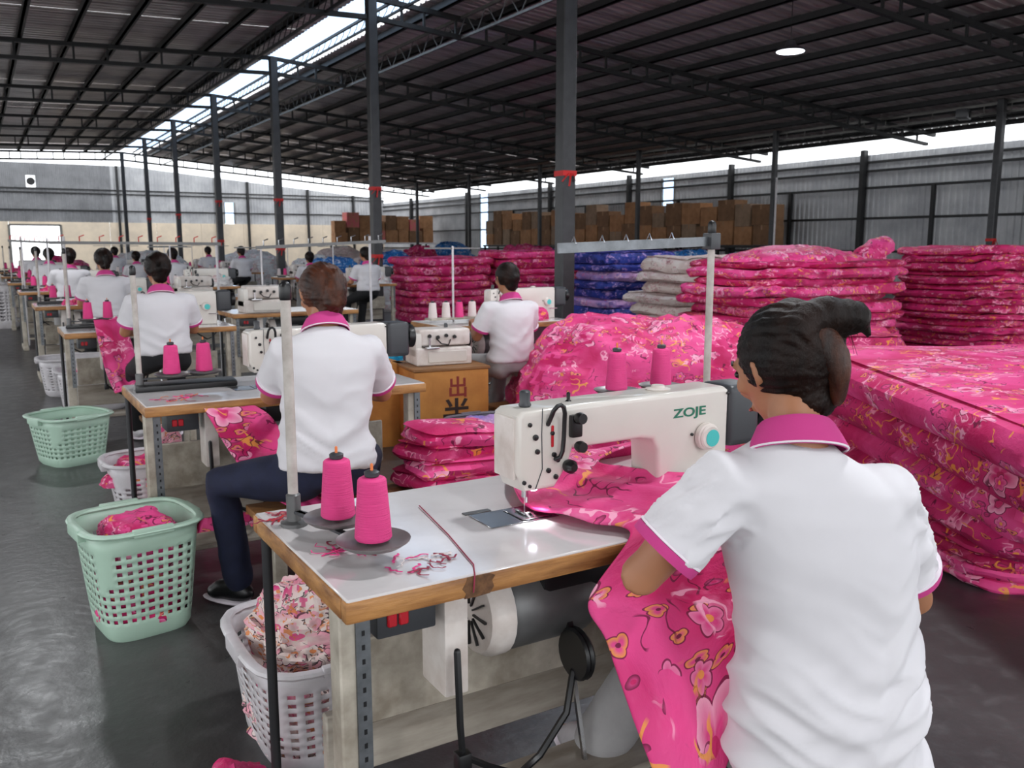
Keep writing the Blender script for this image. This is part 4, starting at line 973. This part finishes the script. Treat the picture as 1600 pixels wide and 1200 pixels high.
    tme = remesh(tm, .014, 4, lambda p, n: (noise.ridged_multi_fractal(V((p.x*4, p.y*4+seed, p.z*7)), 1, 2, 2, 1, 2)-1)*.006, 'trousers'); tme.materials.append(M[trouser]); tro = link('trousers', tme, t)
    if leg > 1:
        kn, an = L['knL'], L['anL']; o_ = -across*.0-fwd*.062*leg*0-V((.3, .95, 0)).normalized()*.073
        MB().sweep([kn.lerp(an, f)+o_*(.95 if f > .3 else .9) for f in (.12, .35, .6, .9)], .005, 6).build('side_stripe', M['black'], tro)
    for s in 'LR':
        an = L['an'+s]; kn = L['kn'+s]; fd = V(((kn-hipc).x*.5, (kn-hipc).y, 0)).normalized() if (kn-hipc).xy.length > .05 else V((0, 1, 0)); z0 = an.z-.075; F = frame(fd).to_4x4()
        sh_ = MB().ball(an+fd*.035+V((0, 0, -.03)), (.042, .105, .045), 12, F).ball(an+fd*.1+V((0, 0, -.045)), (.044, .06, .032), 12, F).sweep([an+V((0, 0, .02)), an-V((0, 0, .03))], .042, 12)
        me = remesh(sh_, .012, 3, name='shoe'); me.materials.append(M[shoe]); so = link('shoe', me, t)
        MB().ball(an+fd*.06+V((0, 0, -.073)), (.044, .125, .012), 12, F).build('sole', M['stripe'], so)
    # hair
    hm = MB(); hm.ball(hp(0, -.020, .016), (.087, .092, .094), 18, H4); hm.ball(hp(0, -.052, -.012), (.073, .05, .072), 14, H4)
    hm.ball(hp(.055, -.01, .0), (.026, .045, .05), 12, H4); hm.ball(hp(-.055, -.01, .0), (.026, .045, .05), 12, H4)
    hm.ball(hp(0, -.05, -.045), (.058, .04, .05), 12, H4)
    hm.ball(hp(0, -.052, -.07), (.05, .034, .045), 12, H4); st = MB()
    if style == 'highbun':
        B = L['bun']; a0 = L['crown']
        hm.ball(hp(0, -.034, .014), (.09, .09, .097), 18, H4)
        hm.sweep([a0-(B-a0)*.35-hu*.02, a0, a0.lerp(B, .5)+hu*.008, B], [.038, .037, .034, .03], 14); hm.sweep([B, B+(B-a0)*.16-hu*.012, B+(B-a0)*.2-hu*.035], [.025, .018, .006], 10)
        tl = [a0, L['tail0'], L['tail1'], L['tail2']]; tp = [tl[0].lerp(tl[1], f).lerp(tl[1].lerp(tl[2], f), f).lerp(tl[1].lerp(tl[2], f).lerp(tl[2].lerp(tl[3], f), f), f) for f in [k/9 for k in range(10)]]
        tm2 = remesh(MB().sweep(tp, [.018+.012*sin(pi*k/9)-.008*(k/9) for k in range(10)], 14), .005, 3, lambda p, n: N3(p.x*60, p.y*60, p.z*9)*.004+N3(p.x*140, p.y*140, p.z*14)*.002, 'hair_tail'); tm2.materials.append(M['hair_brown']); link('hair_tail', tm2, t)
        for k in range(26):
            a = random.uniform(-.06, .06); q = B.lerp(a0, random.random()*.6); w_ = V((random.uniform(-.03, .05), random.uniform(-.02, .02), random.uniform(-.07, .035)))
            st.sweep([q, q+w_*.5+V((0, 0, .008)), q+w_], [.0009, .0008, .0004], 4)
    elif style == 'roll':
        hm.sweep([hp(0, -.075, .035), hp(.006, -.105, .02), hp(.0, -.105, -.02), hp(0, -.088, -.06), hp(0, -.07, -.075)], [.034, .034, .044, .045, .03], 14)
        hm.sweep([hp(-.02, -.085, .05), hp(.012, -.118, .046), hp(.034, -.09, .03)], [.014, .016, .012], 10)
    elif style == 'tail': hm.sweep([hp(0, -.085, .02), hp(0, -.112, -.01), hp(.002, -.105, -.07), hp(0, -.088, -.125)], [.022, .026, .02, .006], 12)
    elif style == 'low': hm.sweep([hp(0, -.07, .02), hp(0, -.085, -.03), hp(0, -.075, -.07)], [.04, .05, .028], 12)
    else: hm.ball(hp(0, -.085, .02), (.03, .026, .03), 12, H4)
    def hd_(p, n):
        q = HM.transposed() @ (p-hc); a = math.atan2(q.x, q.z+.02-q.y*.3); r = N3(a*13+seed, q.y*5, q.x*3)*.0046+N3(a*34, q.z*8+seed, q.y*5)*.0026
        return r
    hme = remesh(hm, .006 if vox < .009 else .009, 3, hd_, 'hair'); hme.materials.append(M['hair_brown' if hair == 'brown' else 'hair_black']); ho = link('hair', hme, t)
    if st.v: st.build('loose_strands', M['hair_brown'], ho)['kind'] = 'stuff'
    if style in ('tail', 'roll', 'highbun'):
        q = hp(0, -.09, .04) if style != 'highbun' else L['crown']-hu*.004; MB().lathe([(.026, -.006), (.031, 0), (.026, .006)], 18, q, H4 @ Matrix.Rotation(R(60), 4, 'X')).build('hair_band', M['black'], ho)
    return t
J_HEM = {}
# front sewer
P = PY
hip = P(1290, 1190, 1.06)
J1 = dict(head=P(1222, 568, 1.13), face=(-.06, .93, -.36), hup=(-.10, .36, .9), neck=P(1246, 690, 1.06), shL=P(1140, 752, 1.10), shR=P(1375, 765, 1.0),
          chest=P(1276, 840, 1.06), waist=P(1292, 1000, 1.06), hip=hip, elL=P(1000, 900, 1.17), wrL=(1.38, 1.40, .82), elR=P(1428, 935, 1.06), wrR=P(1375, 800, 1.32),
          knL=(1.36, 1.47, .5), knR=(1.62, 1.42, .5), anL=(1.26, 1.66, .15), anR=(1.68, 1.3, .09), bun=P(1334, 496, 1.02), crown=P(1262, 502, 1.06), tail0=P(1296, 530, 1.03), tail1=P(1318, 572, 1.0), tail2=P(1308, 628, 1.02))
person((1.42, 1.05, 0), J1, 'black', 'highbun', .0065, 'nearest sewer seen from behind, white polo shirt, black hair in a high bun', svox=.0075, seed=3, wr=2.1, bulk=1.12, leg=1.28)
st1 = empty('stool', (J1['hip'].x, 1.03, 0), 0, 'low wooden stool under the nearest sewer', 'stool')
hz = J1['hip'].z-.13
MB().rbox(-.17, .17, -.14, .14, hz-.03, hz, .006, 2).build('seat', M['wood_dark'], st1)
for sx_ in (-.13, .13):
    for sy_ in (-.1, .1): MB().rbox(sx_-.02, sx_+.02, sy_-.02, sy_+.02, 0, hz-.03, .003, 1).build('leg', M['frame_paint'], st1)
# brown-haired sewer at the second table
J2 = dict(head=P(502, 458, 3.14), face=(-.12, .93, -.32), hup=(0, .33, .94), neck=P(508, 512, 3.07), shL=P(448, 548, 3.08), shR=P(572, 545, 3.04), chest=P(512, 580, 3.05), waist=P(510, 660, 3.04), hip=P(508, 716, 3.02),
          elL=P(422, 618, 3.24), wrL=P(462, 606, 3.52), elR=P(598, 614, 3.2), wrR=P(560, 608, 3.5), knL=P(345, 752, 3.25), knR=(1.35, 3.42, .52), anL=P(425, 845, 3.1), anR=(1.35, 3.5, .09))
J2['anL'] = V((.78, 3.35, .09)); J_HEM[5] = .03
person((1.05, 3.05, 0), J2, 'brown', 'roll', .008, 'sewer at the second table, white polo shirt, reddish-brown pinned hair, navy jeans', 'denim', shoe='black', svox=.0095, wr=1.1, seed=5)
def simple(px, Y, top, hip_y, half, hair, style, label, trouser, seed, face=(-.1, .95, -.25), yaw=0):
    """a seated sewer from the pixel column of the spine, the head top and hip rows, at depth Y; half = half shoulder width in pixels"""
    h = P(px, top, Y+.07)-V((0, 0, .1)); hp_ = P(px+2, hip_y, Y); zn = h.z-.155
    nk = V((h.x+.005, Y+.02, zn)); s = half
    a, b = P(px-half, 0, Y), P(px+half, 0, Y); wx = .165
    hipv = V((h.x, Y, max(.5, hp_.z))); cz = zn-(zn-hipv.z)*.28; wz = zn-(zn-hipv.z)*.68
    J = dict(head=h, face=face, hup=(0, .27, .96), neck=nk, shL=(h.x-wx, Y+.02, zn-.055), shR=(h.x+wx, Y+.01, zn-.06), chest=(h.x, Y, cz), waist=(h.x, Y-.01, wz), hip=hipv,
             elL=(h.x-wx-.055, Y+.12, zn-.27), wrL=(h.x-.12, Y+.34, .83), elR=(h.x+wx+.06, Y+.12, zn-.27), wrR=(h.x+.14, Y+.34, .83),
             knL=(h.x-.14, Y+.38, .53), knR=(h.x+.14, Y+.38, .53), anL=(h.x-.13, Y+.48, .09), anR=(h.x+.13, Y+.46, .09))
    return person((h.x, Y, 0), J, hair, style, .0105, label, trouser, .012, 1.0, seed)
p3 = simple(244, 6.25, 396, 548, 50, 'black', 'low', 'sewer at the third table, white polo shirt, short black tied hair', 'black_cloth', 11)
p4 = simple(160, 9.35, 389, 492, 38, 'black', 'tail', 'sewer at the fourth table, white polo shirt, black ponytail', 'black_cloth', 13)
p5 = simple(106, 12.4, 388, 470, 28, 'black', 'low', 'sewer at the fifth table, white polo shirt, partly behind a pole', 'grey_trouser', 17)
p6 = simple(791, 5.42, 412, 560, 43, 'black', 'low', 'far sewer by the pink stacks, white polo shirt and pale trousers', 'grey_trouser', 19)
for i, (q_, yy) in enumerate([((1.0, 0), 16.0), ((1.0, 0), 19.3), ((2.75, 0), 19.1), ((2.9, 0), 16.0), ((5.1, 0), 12.7), ((5.3, 0), 16.0), ((2.8, 0), 22.6), ((5.0, 0), 19.7), ((-.9, 0), 21.8), ((5.1, 0), 23.4)]):
    dup([p3, p4, p6][i % 3], (q_[0], yy, 0), random.uniform(-.2, .2), '%s small distant sewer in the background rows, white shirt and dark hair' % ORD[i], 'distant sewers in the background rows', skip=('eye', 'eyebrow', 'mouth'))
# stools for the rest
for i, (o_, w_) in enumerate([((1.05, 3.0), None), ((p3.location.x, 6.22), 'third'), ((p4.location.x, 9.32), 'fourth'), ((p5.location.x, 12.37), 'fifth'), ((p6.location.x, 5.4), 'far')]):
    if w_ is None: continue
    s2 = dup(st1, (o_[0], o_[1], .08 if i != 4 else .05), 0, 'low wooden stool under the sewer at the %s table' % w_ if w_ != 'far' else 'low stool under the far sewer by the pink stacks')
    s2.location.z = 0

# ------------------------------------------------------------------ cloth being sewn
Z = H
rows = [((1.30, 2.04, Z-.10), (1.75, 2.05, Z-.12), .3), ((1.22, 2.0, Z+.03), (1.72, 2.0, Z+.03), .5), ((1.12, 1.86, Z+.035), (1.44, 1.9, Z+.04), .9), ((1.052, 1.70, Z+.010), (1.36, 1.75, Z+.05), .9),
        ((1.065, 1.60, Z+.012), (1.44, 1.60, Z+.05), 1.), ((1.10, 1.50, Z+.014), (1.52, 1.5, Z+.05), 1.), ((1.145, 1.405, Z+.016), (1.60, 1.405, Z+.03), 1.),
        (P(922, 935, 1.345), (1.60, 1.33, Z-.06), 1.), (P(945, 1000, 1.31), (1.46, 1.29, .66), .9), (P(985, 1110, 1.27), (1.42, 1.26, .645), .9), (P(1030, 1230, 1.22), (1.41, 1.22, .635), .8), (P(1062, 1340, 1.18), (1.40, 1.18, .62), .7)]
strip('quilt_cover', rows, 'pink', 'pink floral cloth fed under the needle and hanging over the lap', 'cloth', th=.006, nu=60, wr=.016, seed=4, sub=12, nfold=2.)
rows = [(P(318, 640, 3.56), P(398, 636, 3.56), .4), (P(335, 665, 3.5), P(425, 655, 3.5), .7), (P(360, 710, 3.38), P(455, 700, 3.38), .7), (P(392, 752, 3.22), P(480, 738, 3.22), .7), (P(425, 775, 3.1), P(500, 770, 3.1), .8), (P(470, 800, 3.02), P(520, 798, 3.0), .6)]
strip('cloth_band', rows, 'pink', 'pink floral band hanging from the second table to the bench', 'cloth', th=.006, nu=26, wr=.012, seed=6, nfold=1.5)
rows = [(P(146, 500, 6.88), P(192, 500, 6.9), .5), (P(155, 540, 6.8), P(205, 535, 6.8), .8), (P(165, 580, 6.7), P(215, 575, 6.7), .8), (P(180, 615, 6.55), P(228, 605, 6.55), .8)]
strip('cloth_band', rows, 'pink', 'pink floral band hanging off the front of the third table', 'cloth', th=.006, nu=20, wr=.02, seed=8, nfold=1.5)
heap('cloth_heap', P(330, 575, 4.3)*0+V((1.12, 4.42, 0)), .3, .17, .66, 61, 'pink', 'pink cloth lying behind the second table cones', 'cloth')
heap('cloth_heap', (1.95, 5.6, 0), .25, .25, .6, 62, 'pink2', 'dark pink cloth heap right of the third sewer', 'cloth')
# mid background piles
BG = [('white_cloth', 7.4, 17.9, 1.1, .9, .95, 'white'), ('azure', 7.3, 20.4, 1.1, .8, 1.1, 'blue'), ('azure', 9.3, 21.6, 1.3, .9, 1.2, 'blue'), ('white_cloth', 8.0, 23.6, 1.2, 1, 1.1, 'white'), ('cream', 10.8, 25.6, 1.5, 1, 1.25, 'cream'), ('pink2', 13, 27.6, 1.1, .9, 1.35, 'crimson'), ('azure', 15.2, 29.6, 1.3, .9, 1.5, 'blue'),
      ('white_cloth', 9.9, 18.6, 1.1, .9, 1.05, 'white'), ('white_cloth', 4.3, 27.6, 1.8, 1, 1.2, 'white'), ('pink', 15.6, 24.2, 1.5, 1.2, 1.35, 'pink'), ('pink', 17.6, 28.4, 1.3, 1.1, 1.4, 'pink'), ('lilac', 15.2, 17.2, 1.4, 1, 1.25, 'lilac'), ('azure', 13.6, 14.9, 1.0, .8, 1.3, 'light blue'),
      ('white_cloth', 7.5, 28.4, 1.6, 1.2, 1.2, 'white'), ('pink', 2.2, 30.4, 1.3, 1, 1.0, 'pink'), ('cream', 11.4, 31.2, 1.6, 1.1, 1.3, 'cream'), ('blue', 14.4, 20.8, 1.2, 1, 1.35, 'dark blue')]
cnt = {}
for i, (mt, x, y, rx, ry, h_, cn) in enumerate(BG):
    cnt[cn] = cnt.get(cn, 0)+1
    heap('cloth_heap', (x, y, 0), rx*.8, ry*.8, h_, 70+i, mt, 'mound of %s cloth among the background rows, %s nearest of that colour' % (cn, ORD[cnt[cn]-1]), 'cloth', group='cloth mounds in the background rows', crump=2.6, power=3)
heap('cloth_bag', (3.35, 8.3, 0), .34, .3, .5, 95, 'teal', 'turquoise cloth bundle on the floor left of the far worker\'s table', 'cloth', crump=1.2)
heap('cloth_bag', (3.0, 7.9, 0), .2, .2, .3, 96, 'teal', 'smaller turquoise cloth bundle beside the bigger one', 'cloth')
def guide_rail(a, b, posts, label):
    t = empty('guide_rail', (a.x, a.y, 0), 0, label, 'rail', 'thread guide rails above the sewing rows'); a0 = V((a.x, a.y, 0))
    r_ = MB().bar(a-a0, b-a0, .03, .03).build('rail', M['grey'], t, False)
    k = MB(); d = (b-a)
    for i in range(9):
        q = a-a0+d*(i+.5)/9; k.sweep([q, q+V((0, 0, .06)), q+V((.04, 0, .075))], .006, 5)
    k.build('thread_hook', M['ribbon'] if len(posts) > 1 else M['steel'], r_)['kind'] = 'stuff'
    for f in posts:
        q = a+d*f-a0; MB().sweep([(q.x, q.y, -a0.z), (q.x, q.y, q.z+.06)], .013, 8, False).build('post', M['basket_white'], t)
guide_rail(P(76, 379, 9.9), P(345, 381, 9.9), (.08, .97), 'long metal thread guide rail across the left rows at head height')
guide_rail(P(400, 387, 8.4), P(602, 377, 8.4), (.87,), 'metal thread guide rail beside the second ridge column')
guide_rail(P(12, 376, 14), P(80, 379, 14), (.3, .9), 'farther thread guide rail in front of the bright doorway')
fe = [c for c in t1.children if c.name.startswith('front_edge')][0]
MB().poly([(.236, H-.044), (.262, H-.0445), (.291, H-.043), (.300, H-.031), (.296, H-.018), (.303, H-.009), (.292, H-.0035), (.243, H-.0035), (.238, H-.014), (.231, H-.024), (.239, H-.034)], -.0008, .002).build('worn_patch', mat('dark_worn_wood', (84, 54, 32), .6, rgb2=(120, 84, 52), scale=60), fe, False)
#PART4
